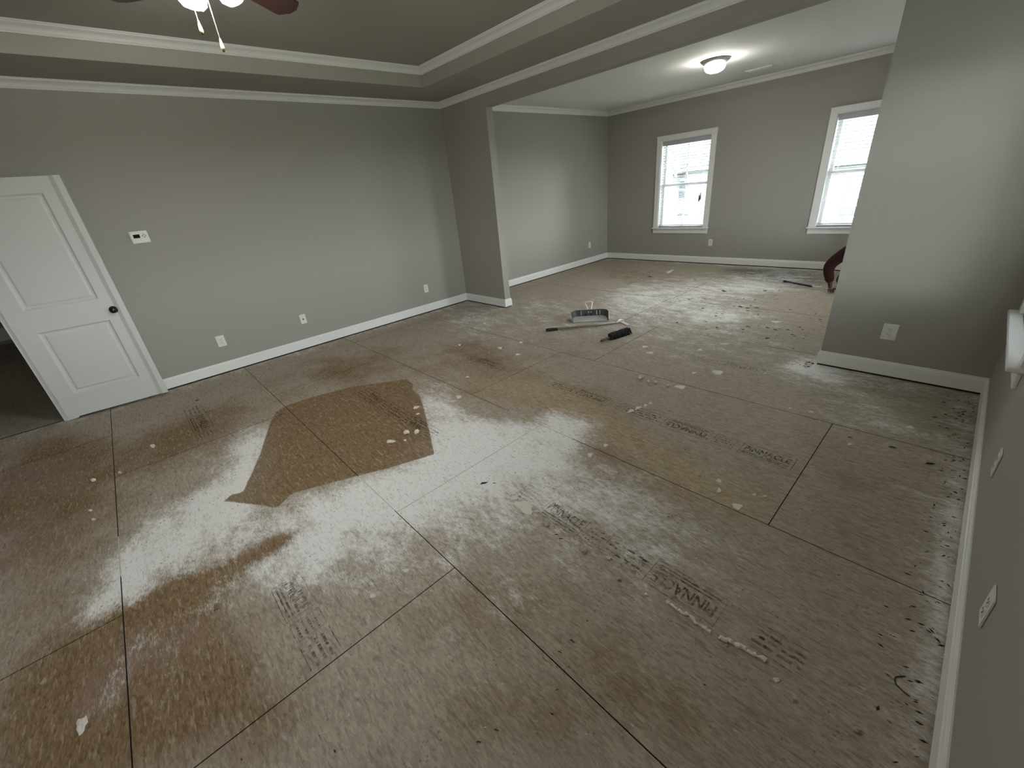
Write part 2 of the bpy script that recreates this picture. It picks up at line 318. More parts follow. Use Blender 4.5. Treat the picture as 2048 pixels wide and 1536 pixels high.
def osb_material():
    m = bpy.data.materials.new('dusty_strand_board')
    n, l = nodes_of(m)
    b = n['Principled BSDF']
    b.inputs['Roughness'].default_value = 0.85
    b.inputs['Specular IOR Level'].default_value = 0.2
    tc = n.new('ShaderNodeTexCoord')
    geo = n.new('ShaderNodeNewGeometry')

    def attr(nm):
        a = n.new('ShaderNodeAttribute')
        a.attribute_name = nm
        return a.outputs['Fac']

    def math_(op, a, bb, clamp=False):
        x = n.new('ShaderNodeMath')
        x.operation = op
        x.use_clamp = clamp
        for i, v in enumerate((a, bb)):
            if isinstance(v, (int, float)):
                x.inputs[i].default_value = v
            else:
                l.new(v, x.inputs[i])
        return x.outputs[0]

    def mix(f, a, bb):
        x = n.new('ShaderNodeMix')
        x.data_type = 'RGBA'
        for i, v in ((0, f), (6, a), (7, bb)):
            if isinstance(v, (int, float)):
                x.inputs[i].default_value = v
            elif isinstance(v, tuple):
                x.inputs[i].default_value = (*v, 1)
            else:
                l.new(v, x.inputs[i])
        return x.outputs[2]

    def noise(scale, detail=4, stretch=(1, 1, 1), rot=0.0, rough=0.55):
        mp = n.new('ShaderNodeMapping')
        mp.inputs['Scale'].default_value = stretch
        mp.inputs['Rotation'].default_value = (0, 0, rot)
        l.new(geo.outputs['Position'], mp.inputs['Vector'])
        z = n.new('ShaderNodeTexNoise')
        z.inputs['Scale'].default_value = scale
        z.inputs['Detail'].default_value = detail
        z.inputs['Roughness'].default_value = rough
        l.new(mp.outputs[0], z.inputs['Vector'])
        return z.outputs[0]

    def ramp(v, lo, hi):
        x = n.new('ShaderNodeMapRange')
        x.interpolation_type = 'SMOOTHSTEP'
        x.inputs[1].default_value = lo
        x.inputs[2].default_value = hi
        l.new(v, x.inputs[0])
        return x.outputs[0]

    # strands: stretched voronoi cells in two headings
    def strands(rot, sx, sy, sc):
        nz = n.new('ShaderNodeTexNoise')
        nz.inputs['Scale'].default_value = 9
        l.new(geo.outputs['Position'], nz.inputs['Vector'])
        ad = n.new('ShaderNodeVectorMath')
        ad.operation = 'MULTIPLY_ADD'
        ad.inputs[1].default_value = (0.022, 0.022, 0)
        l.new(nz.outputs[1], ad.inputs[0])
        l.new(geo.outputs['Position'], ad.inputs[2])
        mp = n.new('ShaderNodeMapping')
        mp.inputs['Rotation'].default_value = (0, 0, rot)
        mp.inputs['Scale'].default_value = (sx, sy, 0)
        l.new(ad.outputs[0], mp.inputs['Vector'])
        v = n.new('ShaderNodeTexVoronoi')
        v.inputs['Scale'].default_value = sc
        l.new(mp.outputs[0], v.inputs['Vector'])
        s = n.new('ShaderNodeSeparateColor')
        l.new(v.outputs['Color'], s.inputs[0])
        return s.outputs[0]

    st1 = strands(0.35, 0.30, 1.0, 130)
    st2 = strands(-0.7, 0.33, 1.0, 165)
    fine = noise(420, 3, (0.5, 1, 1))
    mid = noise(38, 5, (0.6, 1, 1), 0.3, 0.65)
    big = noise(3.2, 4)
    fib = noise(230, 3, (0.16, 1, 1), 0.4)

    dust, bare, clean = attr('dust'), attr('bare'), attr('clean')
    inside = ramp(math_('ADD', clean, math_('MULTIPLY', math_('SUBTRACT', mid, 0.5), 0.03)), -0.006, 0.006)
    out_ = math_('SUBTRACT', 1.0, inside)
    # tone of the bare board
    strand = math_('ADD', math_('MULTIPLY', st1, 0.6), math_('MULTIPLY', st2, 0.4))
    brown = mix(strand, (0.150, 0.098, 0.052), (0.330, 0.228, 0.128))
    greyed = mix(strand, (0.315, 0.270, 0.215), (0.510, 0.442, 0.360))
    reddish = mix(strand, (0.220, 0.150, 0.105), (0.340, 0.245, 0.180))
    patch = ramp(noise(1.7, 3), 0.45, 0.62)
    warm = mix(patch, brown, reddish)
    bmask = math_('MAXIMUM', ramp(math_('ADD', bare, math_('MULTIPLY', math_('SUBTRACT', big, 0.5), 1.1)), 0.1, 0.95), inside)
    warm2 = mix(inside, warm, brown)
    base = mix(bmask, greyed, warm2)
    ochre = ramp(math_('ADD', attr('ochre'), math_('MULTIPLY', math_('SUBTRACT', big, 0.5), 0.7)), 0.2, 0.9)
    base = mix(math_('MULTIPLY', ochre, 0.75), base, mix(strand, (0.335, 0.262, 0.165), (0.570, 0.470, 0.320)))
    flk1 = noise(70, 3, (0.16, 1, 1), 0.7, 0.5)
    flk2 = noise(64, 3, (0.16, 1, 1), -0.6, 0.5)
    base = mix(math_('MULTIPLY', ramp(flk1, 0.58, 0.66), 0.42), base, (0.52, 0.46, 0.36))
    base = mix(math_('MULTIPLY', ramp(flk2, 0.58, 0.66), 0.34), base, (0.125, 0.095, 0.062))
    # worn scuffs, lighter and darker
    base = mix(math_('MULTIPLY', ramp(fib, 0.56, 0.72), 0.35), base, (0.44, 0.41, 0.35))
    base = mix(math_('MULTIPLY', ramp(mid, 0.62, 0.75), 0.45), base, (0.085, 0.066, 0.045))
    # thin films and heavy drifts of white dust
    smear = noise(7.0, 5, (0.55, 1, 1), 0.5, 0.68)
    dn = math_('ADD', math_('MULTIPLY', math_('SUBTRACT', mid, 0.5), 1.15), math_('MULTIPLY', math_('SUBTRACT', fib, 0.5), 1.0))
    dn = math_('ADD', dn, math_('MULTIPLY', math_('SUBTRACT', smear, 0.5), 1.7))
    dn = math_('ADD', dn, math_('MULTIPLY', math_('SUBTRACT', fine, 0.5), 0.7))
    d1 = ramp(math_('ADD', dust, math_('MULTIPLY', dn, 0.8)), 0.26, 0.98)
    d1 = math_('MULTIPLY', d1, math_('SUBTRACT', 1.0, math_('MULTIPLY', inside, 0.93)))
    specks = math_('MULTIPLY', ramp(noise(22, 4, (0.45, 1, 1), 0.5, 0.7), 0.64, 0.71), 0.5)
    specks = math_('MULTIPLY', specks, math_('SUBTRACT', 1.0, math_('MULTIPLY', inside, 0.8)))
    fl_ = noise(95, 4, (0.22, 1, 1), 0.45, 0.6)
    fl2 = noise(120, 4, (1, 0.25, 1), 0.3, 0.6)
    d1 = math_('MULTIPLY', d1, math_('SUBTRACT', 1.0, math_('MULTIPLY', ramp(fl_, 0.56, 0.68), 0.5)))
    d1 = math_('MULTIPLY', d1, math_('SUBTRACT', 1.0, math_('MULTIPLY', ramp(fl2, 0.58, 0.68), 0.4)))
    stain = ramp(math_('ADD', attr('stain'), math_('MULTIPLY', math_('SUBTRACT', smear, 0.5), 0.8)), 0.25, 0.75)
    base = mix(math_('MULTIPLY', stain, 0.8), base, (0.115, 0.120, 0.115))
    col = mix(d1, base, (0.90, 0.91, 0.90))
    pits = n.new('ShaderNodeTexVoronoi')
    pits.inputs['Scale'].default_value = 48
    l.new(geo.outputs['Position'], pits.inputs['Vector'])
    pit = math_('MULTIPLY', math_('SUBTRACT', 1.0, ramp(pits.outputs['Distance'], 0.10, 0.26)), ramp(noise(9, 4), 0.50, 0.62))
    col = mix(math_('MULTIPLY', pit, 0.75), col, (0.16, 0.14, 0.11))
    col = mix(specks, col, (0.58, 0.56, 0.51))
    col = mix(math_('MULTIPLY', ramp(fine, 0.54, 0.74), math_('SUBTRACT', 0.42, math_('MULTIPLY', d1, 0.25))), col, (0.10, 0.085, 0.065))
    col = mix(math_('MULTIPLY', ramp(noise(70, 4, (0.4, 1, 1), 0.5, 0.7), 0.63, 0.70), 0.5), col, (0.12, 0.10, 0.08))
    l.new(col, b.inputs['Base Color'])
    bp = n.new('ShaderNodeBump')
    bp.inputs['Strength'].default_value = 0.35
    bp.inputs['Distance'].default_value = 0.003
    l.new(math_('ADD', strand, fib), bp.inputs['Height'])
    l.new(bp.outputs[0], b.inputs['Normal'])
    return m


M['osb'] = osb_material()


def ink_material(name, strength):
    m = bpy.data.materials.new(name)
    n, l = nodes_of(m)
    b = n['Principled BSDF']
    b.inputs['Base Color'].default_value = (0.028, 0.022, 0.016, 1)
    b.inputs['Roughness'].default_value = 0.8
    geo = n.new('ShaderNodeNewGeometry')
    z = n.new('ShaderNodeTexNoise')
    z.inputs['Scale'].default_value = 45
    z.inputs['Detail'].default_value = 4
    l.new(geo.outputs['Position'], z.inputs['Vector'])
    mr = n.new('ShaderNodeMapRange')
    mr.inputs[1].default_value = 0.35
    mr.inputs[2].default_value = 0.62
    mr.inputs[3].default_value = strength
    mr.inputs[4].default_value = strength * 0.15
    l.new(z.outputs[0], mr.inputs[0])
    l.new(mr.outputs[0], b.inputs['Alpha'])
    return m


INK = {k: ink_material('stamp_ink_' + k, v) for k, v in (('strong', 1.0), ('medium', 0.9), ('faint', 0.6))}


# ---------------------------------------------------------------- room shell
def wall_boxes(a0, a1, z0, z1, holes, mk):
    out, cur = [], a0
    for h0, h1, hz0, hz1 in sorted(holes):
        out.append(mk(cur, h0, z0, z1))
        if hz0 > z0:
            out.append(mk(h0, h1, z0, hz0))
        out.append(mk(h0, h1, hz1, z1))
        cur = h1
    out.append(mk(cur, a1, z0, z1))
    return out


WO, WZ0, WZ1 = 0.905, 0.645, 2.125      # window opening
WIN_C = (1.590, 4.212)                   # far wall window centres
RWIN = -0.625                            # right wall window centre
RWIN_EXTRA = -3.95                            # extra unseen window beside the viewer, added for daylight
RWIN_ADDED = 2.10                             # unseen side window added to brighten the sitting room
DY0, DY1, DZ = -5.685, -4.872, 2.075     # doorway in the left wall
TOP = 3.05

left = boxes('wall_left', wall_boxes(YN, 0.05, 0, TOP, [(DY0, DY1, 0, DZ)], lambda a, b, c, d: (-0.12, 0, a, b, c, d)), M['wall'])
struct(left, 'greige bedroom wall with the open white door and thermostat')
struct(boxes('wall_sitting_left', [(-0.16, XL, 0.05, YB + 0.16, 0, TOP)], M['wall']), 'pale daylit side wall of the far sitting room')
struct(boxes('wall_back', wall_boxes(XL, W, 0, TOP, [(c - WO / 2, c + WO / 2, WZ0, WZ1) for c in WIN_C],
       lambda a, b, c, d: (a, b, YB, YB + 0.16, c, d)), M['wall']), 'far greige wall with two blinded windows')
struct(boxes('wall_right', wall_boxes(YN, YB + 0.16, 0, TOP, [(c - WO / 2, c + WO / 2, WZ0, WZ1) for c in (RWIN, RWIN_EXTRA, RWIN_ADDED)],
       lambda a, b, c, d: (W, W + 0.16, a, b, c, d)), M['wall']), 'greige wall close on the right with one window')
struct(boxes('wall_rear', [(-0.12, W + 0.16, YN - 0.14, YN, 0, TOP)], M['wall']), 'bedroom wall behind the viewer')
struct(boxes('wall_wing_left', [(XL, XS, 0, TS, 0, ZH)], M['wall']), 'short wing wall at the left of the wide opening')
struct(boxes('wall_wing_right', [(XR, W, YR, YR + TS, 0, TOP)], M['wall']), 'short wing wall with outlet beside the right wall')
struct(boxes('wall_header', [(XL, W, 0, TS, ZH, TOP)], M['wall']), 'dropped header above the wide opening')

# ceilings
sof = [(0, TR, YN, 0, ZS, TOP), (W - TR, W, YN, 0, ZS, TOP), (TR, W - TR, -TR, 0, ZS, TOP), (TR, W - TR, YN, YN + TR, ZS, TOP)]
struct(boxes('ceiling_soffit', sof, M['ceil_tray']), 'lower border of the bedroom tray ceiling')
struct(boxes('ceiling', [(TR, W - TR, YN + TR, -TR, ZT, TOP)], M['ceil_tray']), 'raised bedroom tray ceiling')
struct(boxes('ceiling_sitting', [(XL, W, TS, YB, ZC, TOP)], M['ceil']), 'bright flat sitting room ceiling')


# crown mouldings: (distance from wall, height)
def crown_profile(zb, zt, out):
    h = zt - zb
    p = [(0, 0), (0.10, 0.0), (0.13, 0.10), (0.20, 0.14), (0.26, 0.24), (0.34, 0.40), (0.48, 0.56), (0.66, 0.68), (0.80, 0.76),
         (0.84, 0.86), (0.95, 0.90), (1.0, 1.0), (0, 1.0)]
    return [(d * out, zb + z * h) for d, z in p]


def ring(x0, x1, y0, y1, prof, sides, lab):
    spec = {'left': ((x0, y0), (x0, y1), (1, 0)), 'far': ((x0, y1), (x1, y1), (0, -1)),
            'right': ((x1, y1), (x1, y0), (-1, 0)), 'near': ((x1, y0), (x0, y0), (0, 1))}
    for s in sides:
        global TRIM_N
        TRIM_N += 1
        bm = bmesh.new()
        a, b, nv = spec[s]
        prism(bm, prof, a, b, nv, 1, 1)
        struct(link('trim_%d' % TRIM_N, mesh_of(bm), M['trim']), lab % s)


TRIM_N = 0
S4 = ('left', 'far', 'right', 'near')
ring(0, W, YN, 0, crown_profile(2.683, ZS + 0.004, 0.0887), S4, 'white crown moulding at the top of the %s bedroom wall')
ring(TR, W - TR, YN + TR, -TR, crown_profile(2.8636, ZT, 0.088), S4, 'white crown moulding inside the tray on the %s side')
ring(XL, W, TS, YB, crown_profile(2.696, ZC, 0.085), S4, 'white crown moulding on the %s sitting room side')

# baseboards, hung a finger above the stripped floor
BT = 0.015
BP = [(0, 0.017), (BT, 0.017), (BT, 0.094), (0.0115, 0.098), (0.0125, 0.106), (0.0105, 0.112), (0.0065, 0.118), (0.0065, 0.124), (0.0045, BH), (0, BH)]


def base(name, lab, segs):
    bm = bmesh.new()
    b2 = bmesh.new()
    for a, b, nv, s0, s1 in segs:
        prism(bm, BP, a, b, nv, s0, s1)
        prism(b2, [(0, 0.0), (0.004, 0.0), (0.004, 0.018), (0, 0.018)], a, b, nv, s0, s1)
    o = struct(link(name, mesh_of(bm), M['trim']), lab)
    link('gap_shade_strip', mesh_of(b2), M['gap_shade'], o)  # dark strip that paints the shade in the gap under the board


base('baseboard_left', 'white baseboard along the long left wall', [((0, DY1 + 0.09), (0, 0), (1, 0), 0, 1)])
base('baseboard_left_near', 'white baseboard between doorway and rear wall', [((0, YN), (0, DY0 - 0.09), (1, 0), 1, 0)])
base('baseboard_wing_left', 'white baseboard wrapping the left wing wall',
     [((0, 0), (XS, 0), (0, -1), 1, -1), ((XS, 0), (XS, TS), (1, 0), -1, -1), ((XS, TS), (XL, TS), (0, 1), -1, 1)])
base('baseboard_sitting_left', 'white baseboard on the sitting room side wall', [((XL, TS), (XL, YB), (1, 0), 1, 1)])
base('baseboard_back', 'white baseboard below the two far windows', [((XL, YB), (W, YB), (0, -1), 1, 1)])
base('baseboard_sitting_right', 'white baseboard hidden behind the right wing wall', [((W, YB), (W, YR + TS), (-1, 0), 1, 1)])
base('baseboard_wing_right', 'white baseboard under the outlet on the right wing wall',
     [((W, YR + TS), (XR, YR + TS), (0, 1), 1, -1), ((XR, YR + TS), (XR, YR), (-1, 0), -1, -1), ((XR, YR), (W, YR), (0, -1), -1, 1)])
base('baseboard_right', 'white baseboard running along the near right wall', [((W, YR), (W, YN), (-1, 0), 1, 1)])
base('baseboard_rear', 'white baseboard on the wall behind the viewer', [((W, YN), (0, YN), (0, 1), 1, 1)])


# ---------------------------------------------------------------- windows and blinds
def window(idx, lab, loc, rz):
    r = bpy.data.objects.new('window_%d' % idx, None)
    COL.objects.link(r)
    r.location = loc
    r.rotation_euler = (0, 0, rz)
    struct(r, lab)
    h = WO / 2
    cw, ct = 0.085, 0.018
    boxes('casing', [(-h - cw, -h, -ct, 0, WZ0, WZ1)], M['trim'], r, 0.003)
    boxes('casing', [(h, h + cw, -ct, 0, WZ0, WZ1)], M['trim'], r, 0.003)
    boxes('head_casing', [(-h - cw, h + cw, -ct, 0, WZ1, WZ1 + 0.078), (-h - cw - 0.006, h + cw + 0.006, -ct - 0.006, 0, WZ1 + 0.066, WZ1 + 0.078)], M['trim'], r)
    boxes('stool', [(-h - cw - 0.012, h + cw + 0.012, -0.058, 0.10, WZ0 - 0.022, WZ0)], M['trim'], r, 0.004)
    boxes('apron', [(-h - cw, h + cw, -0.016, 0, WZ0 - 0.105, WZ0 - 0.022)], M['trim'], r, 0.003)
    j = 0.012
    boxes('jamb', [(-h, -h + j, 0, 0.16, WZ0, WZ1), (h - j, h, 0, 0.16, WZ0, WZ1), (-h + j, h - j, 0, 0.16, WZ1 - j, WZ1), (-h + j, h - j, 0.10, 0.16, WZ0 - 0.02, WZ0)], M['trim'], r)
    zm = (WZ0 + WZ1) / 2 + 0.0
    f = 0.042
    for nm, z0, z1, yy in (('lower_sash', WZ0, zm + 0.02, 0.098), ('upper_sash', zm - 0.02, WZ1 - j, 0.126)):
        a, b = -h + j, h - j
        s = boxes(nm, [(a, a + f, yy, yy + 0.026, z0, z1), (b - f, b, yy, yy + 0.026, z0, z1), (a + f, b - f, yy, yy + 0.026, z0, z0 + f),
                       (a + f, b - f, yy, yy + 0.026, z1 - f, z1)], M['vinyl'], r)
        boxes('muntin', [(-0.011, 0.011, yy + 0.006, yy + 0.02, z0 + f, z1 - f)], M['vinyl'], s)
        for p0, p1 in ((a + f, -0.011), (0.011, b - f)):
            boxes('pane', [(p0, p1, yy + 0.011, yy + 0.014, z0 + f, z1 - f)], M['glass'], s)
    # sampling portal for the daylight (gives off no light of its own)
    ld = bpy.data.lights.new('window_daylight', 'AREA')
    ld.shape = 'RECTANGLE'
    ld.size, ld.size_y = WO, WZ1 - WZ0
    ld.cycles.is_portal = True
    lo = bpy.data.objects.new('window_daylight', ld)
    COL.objects.link(lo)
    lo.parent = r
    lo.location = (0, 0.17, (WZ0 + WZ1) / 2)
    lo.rotation_euler = (-math.pi / 2, 0, 0)
    return r


SLAT_ME = None


def slat_mesh():
    bm = bmesh.new()
    hw, t, dep, n = WO / 2 - 0.017, 0.0028, 0.048, 4
    top, bot = [], []
    for i in range(n + 1):
        y = -dep / 2 + dep * i / n
        z = 0.0022 * (1 - (2 * y / dep) ** 2)
        top.append([bm.verts.new((x, y, z + t / 2)) for x in (-hw, hw)])
        bot.append([bm.verts.new((x, y, z - t / 2)) for x in (-hw, hw)])
    for i in range(n):
        bm.faces.new((top[i][0], top[i][1], top[i + 1][1], top[i + 1][0]))
        bm.faces.new((bot[i][0], bot[i + 1][0], bot[i + 1][1], bot[i][1]))
        for s in (0, 1):
            bm.faces.new((top[i][s], top[i + 1][s], bot[i + 1][s], bot[i][s]))
    for i in (0, n):
        bm.faces.new((top[i][0], bot[i][0], bot[i][1], top[i][1]))
    me = mesh_of(bm, 'slat')
    me.materials.append(M['slat'])
    return me


def blind(lab, loc, rz, tassel=None, tilt=-7.0):
    global SLAT_ME
    if SLAT_ME is None:
        SLAT_ME = slat_mesh()
    t = thing('window_blind', lab, 'blind', loc, rz, 'white slat blinds in the windows')
    h = WO / 2 - 0.014
    yc = 0.052
    boxes('valance', [(-h, h, 0.012, 0.022, WZ1 - 0.086, WZ1 - 0.013)], M['valance'], t, 0.003)
    boxes('headrail', [(-h, h, 0.027, 0.078, WZ1 - 0.058, WZ1 - 0.014)], M['valance'], t)
    n = 31
    zt, zb = WZ1 - 0.112, WZ0 + 0.045
    for i in range(n):
        s = link('slat', SLAT_ME, None, t)
        s.location = (0, yc, zt + (zb - zt) * i / (n - 1))
        s.rotation_euler = (math.radians(tilt), 0, 0)
    boxes('bottom_rail', [(-h, h, yc - 0.026, yc + 0.026, WZ0 + 0.004, WZ0 + 0.022)], M['slat'], t, 0.003)
    for x in (-0.33, 0.0, 0.33):
        boxes('ladder_cord', [(x - 0.0012, x + 0.0012, yc - 0.028, yc - 0.0262, WZ0 + 0.02, WZ1 - 0.06),
                              (x - 0.0012, x + 0.0012, yc + 0.0262, yc + 0.028, WZ0 + 0.02, WZ1 - 0.06)], M['cord'], t)
    if tassel:
        x, z = tassel
        bm = bmesh.new()
        tube(bm, [(x, 0.006, WZ1 - 0.07), (x, 0.002, z)], 0.0012, 6)
        c = link('lift_cord', mesh_of(bm), M['cord'], t)
        bm = bmesh.new()
        for k, dz in ((0, 0), (0.022, 0.03)):
            lathe(bm, [(0.003, 0.0), (0.008, -0.02), (0.012, -0.09), (0.009, -0.12), (0.001, -0.122)], 10, (x + k, 0.002, z + dz), closed=True)
        link('cord_tassel', mesh_of(bm), M['tassel'], c)
    return t


window(1, 'white cased window nearer the far left corner', (WIN_C[0], YB, 0), 0)
window(2, 'white cased window partly hidden by the right wing wall', (WIN_C[1], YB, 0), 0)
window(3, 'white cased window on the near right wall', (W, RWIN, 0), -math.pi / 2)
window(5, 'added unseen sitting room side window for more daylight behind the wing wall', (W, RWIN_ADDED, 0), -math.pi / 2)
window(4, 'extra unseen window beside the viewer, added for daylight from the right', (W, RWIN_EXTRA, 0), -math.pi / 2)
blind('white slat blind in the fully visible far window, with dark cord tassels', (WIN_C[0], YB, 0), 0, (0.325, 1.20))
blind('white slat blind in the far window half hidden by the wing wall', (WIN_C[1], YB, 0), 0)
blind('white slat blind in the window at the right picture edge', (W, RWIN, 0), -math.pi / 2, None, -18.0)
blind('white slat blind in the extra unseen window beside the viewer', (W, RWIN_EXTRA, 0), -math.pi / 2, None, 3.0)
blind('white slat blind in the added unseen sitting room side window', (W, RWIN_ADDED, 0), -math.pi / 2, None, 6.0)


# ---------------------------------------------------------------- doorway, door, hall
def casing_left_wall():
    bm = bmesh.new()
    for a, b, z0, z1 in ((DY0 - 0.085, DY0, 0.0, DZ), (DY1, DY1 + 0.085, 0.0, DZ), (DY0 - 0.085, DY1 + 0.085, DZ, DZ + 0.085)):
        box(bm, 0, 0.012, a, b, z0, z1)
    for a, b, z0, z1 in ((DY0, DY0 + 0.018, 0.0, DZ), (DY1 - 0.018, DY1, 0.0, DZ), (DY0 + 0.018, DY1 - 0.018, DZ - 0.018, DZ)):
        box(bm, -0.12, 0, a, b, z0, z1)
    return mesh_of(bm)


struct(link('trim_20', casing_left_wall(), M['trim']), 'white casing around the doorway behind the open door')

# hall beyond the doorway
struct(boxes('wall_hall_far', [(-5.6, -5.45, -6.44, -3.9, 0.0, 2.75)], M['wall']), 'dim wall at the end of the hall through the doorway')
struct(boxes('wall_hall_side', [(-5.45, -0.12, -4.02, -3.9, 0, 2.75), (-5.45, -0.12, -6.44, -6.32, 0, 2.75)], M['wall']), 'dim side walls of the hall')
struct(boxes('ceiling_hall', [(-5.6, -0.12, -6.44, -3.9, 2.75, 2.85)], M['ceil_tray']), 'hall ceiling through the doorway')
bm = bmesh.new()
prism(bm, [(d * 1.3, z * 1.9 + 0.03) for d, z in BP], (-5.45, -6.32), (-5.45, -4.02), (1, 0), 0, 0)
struct(link('baseboard_hall', mesh_of(bm), M['trim']), 'white baseboard at the end of the dark hall')


hl = thing('hall_fill_light', 'added unseen round fill light inside the hall beyond the doorway', 'ceiling light', (-2.6, -5.2, 2.75))  # unseen lamp added to lift the light in the dark hall
bm = bmesh.new()
lathe(bm, [(0.0, 0.0), (0.14, 0.0), (0.15, -0.02), (0.13, -0.025)], 28)
link('rim', mesh_of(bm), M['nickel'], hl, True)
bm = bmesh.new()
lathe(bm, [(0.13, -0.02), (0.12, -0.06), (0.07, -0.09), (0.0, -0.10)], 28)
link('glass_bowl', mesh_of(bm), mat('hall_fill_glow', (0.8, 0.78, 0.7), 0.4, emit=(1.0, 0.93, 0.8), estr=6.0), hl, True)  # glowing bowl of the added unseen hall fill light


def panel_door():
    """Two-panel hollow door, local x along its width from the hinge, y = thickness (front at 0), z up."""
    w, hgt, th = 0.771, 2.034, 0.035
    t = thing('panel_door', 'white two-panel interior door folded open against the left wall', 'door',
              (0.052, -4.850, 0.0), math.atan2(4.850 - 4.0825, 0.126 - 0.052))
    z0 = 0.0245
    pan = [(0.128, w - 0.150, 0.242, 0.842), (0.128, w - 0.150, 1.040, 1.935)]
    # slab with recessed panels: grid of front faces
    xs = [0, pan[0][0], pan[0][1], w]
    zs = [z0, pan[0][2], pan[0][3], pan[1][2], pan[1][3], z0 + hgt]
    bm = bmesh.new()
    V = {}

    def v(x, y, z):
        k = (round(x, 5), round(y, 5), round(z, 5))
        if k not in V:
            V[k] = bm.verts.new(k)
        return V[k]

    for side, y in ((1, 0.0), (-1, th)):
        for i in range(3):
            for j in range(5):
                if i == 1 and j in (1, 3):
                    # stepped moulding down to the flat panel
                    rects = [(0, 0), (0.006, 0.006), (0.014, 0.013), (0.028, 0.014), (0.042, 0.007)]
                    prev = None
                    for inset, dep in rects:
                        yy = y + dep * (1 if side == 1 else -1)
                        c = [v(xs[1] + inset, yy, zs[j] + inset), v(xs[2] - inset, yy, zs[j] + inset), v(xs[2] - inset, yy, zs[j + 1] - inset), v(xs[1] + inset, yy, zs[j + 1] - inset)]
                        if prev:
                            for k in range(4):
                                bm.faces.new((prev[k], prev[(k + 1) % 4], c[(k + 1) % 4], c[k]))
                        prev = c
                    bm.faces.new(prev)
                else:
                    bm.faces.new((v(xs[i], y, zs[j]), v(xs[i + 1], y, zs[j]), v(xs[i + 1], y, zs[j + 1]), v(xs[i], y, zs[j + 1])))
    for j in range(5):
        for x in (0, w):
            bm.faces.new((v(x, 0, zs[j]), v(x, th, zs[j]), v(x, th, zs[j + 1]), v(x, 0, zs[j + 1])))
    for i in range(3):
        for z in (zs[0], zs[5]):
            bm.faces.new((v(xs[i], 0, z), v(xs[i + 1], 0, z), v(xs[i + 1], th, z), v(xs[i], th, z)))
    link('slab', mesh_of(bm), M['door'], t)
    bm = bmesh.new()
    pr_ = [(w - 0.072, 0.0), (w - 0.040, -0.016), (w + 0.001, -0.016), (w + 0.003, -0.012), (w + 0.003, 0.001)]
    lo = [bm.verts.new((x, y, z0)) for x, y in pr_]
    hi = [bm.verts.new((x, y, z0 + hgt)) for x, y in pr_]
    bm.faces.new(lo)
    bm.faces.new(hi[::-1])
    for i in range(5):
        bm.faces.new((lo[i], lo[(i + 1) % 5], hi[(i + 1) % 5], hi[i]))
    link('astragal', mesh_of(bm), M['door'], t)
    # knob, rose and latch
    kx, kz = w - 0.090, 0.925
    bm = bmesh.new()
    prof = [(0.0, -0.060), (0.016, -0.059), (0.024, -0.054), (0.027, -0.045), (0.025, -0.035), (0.016, -0.028), (0.011, -0.022), (0.011, -0.008), (0.030, -0.008), (0.033, -0.004), (0.033, 0.0)]
    seg = 24
    rings = []
    for r, y in prof:
        rings.append([bm.verts.new((kx + max(r, 0.0005) * math.cos(2 * math.pi * k / seg), y, kz + max(r, 0.0005) * math.sin(2 * math.pi * k / seg))) for k in range(seg)])
    for a, b in zip(rings, rings[1:]):
        for k in range(seg):
            bm.faces.new((a[k], a[(k + 1) % seg], b[(k + 1) % seg], b[k]))
    bm.faces.new(rings[0])
    kb = link('knob', mesh_of(bm), M['bronze'], t, True)
    kb['label'] = 'dark bronze round knob'
    boxes('latch_plate', [(w - 0.0005, w + 0.0012, 0.006, th - 0.006, kz - 0.028, kz + 0.028)], M['nickel'], t)
    for hz in (0.23, 1.04, 1.84):
        bm = bmesh.new()
        lathe(bm, [(0.006, hz - 0.045), (0.006, hz + 0.045)], 10, (-0.004, th - 0.002, 0), closed=True)
        link('hinge', mesh_of(bm), M['bronze'], t)
    return t


panel_door()


# ---------------------------------------------------------------- wall plates and thermostat
def plate(lab, loc, rz, kind='duplex', w=0.072, h=0.116):
    """local x along wall, y into the wall."""
    t = thing('wall_outlet' if kind != 'coax' else 'cable_jack', lab, 'outlet' if kind != 'coax' else 'wall jack', loc, rz)
    boxes('cover_plate', [(-w / 2, w / 2, -0.006, 0, -h / 2, h / 2)], M['plate'], t, 0.0025)
    if kind == 'coax':
        bm = bmesh.new()
        vs = []
        for k in range(10):
            a = 2 * math.pi * k / 10
            vs.append((0.0085 * math.cos(a), 0.0085 * math.sin(a)))
        r0 = [bm.verts.new((x, -0.006, z)) for x, z in vs]
        r1 = [bm.verts.new((x, -0.016, z)) for x, z in vs]
        for k in range(10):
            bm.faces.new((r0[k], r0[(k + 1) % 10], r1[(k + 1) % 10], r1[k]))
        bm.faces.new(r1)
        link('socket', mesh_of(bm), M['slot'], t)
        return t
    for s in (-1, 1):
        zc = s * 0.0205
        face = boxes('receptacle', [(-0.0165, 0.0165, -0.0075, -0.005, zc - 0.0155, zc + 0.0155)], M['plate'], t, 0.001)
        boxes('slot', [(-0.0085, -0.0060, -0.0082, -0.007, zc - 0.003, zc + 0.007), (0.0060, 0.0085, -0.0082, -0.007, zc - 0.003, zc + 0.007),
                       (-0.0022, 0.0022, -0.0082, -0.007, zc - 0.011, zc - 0.0065)], M['slot'], face)
    boxes('screw', [(-0.0022, 0.0022, -0.0072, -0.006, -0.0022, 0.0022)], M['button'], t)
    return t


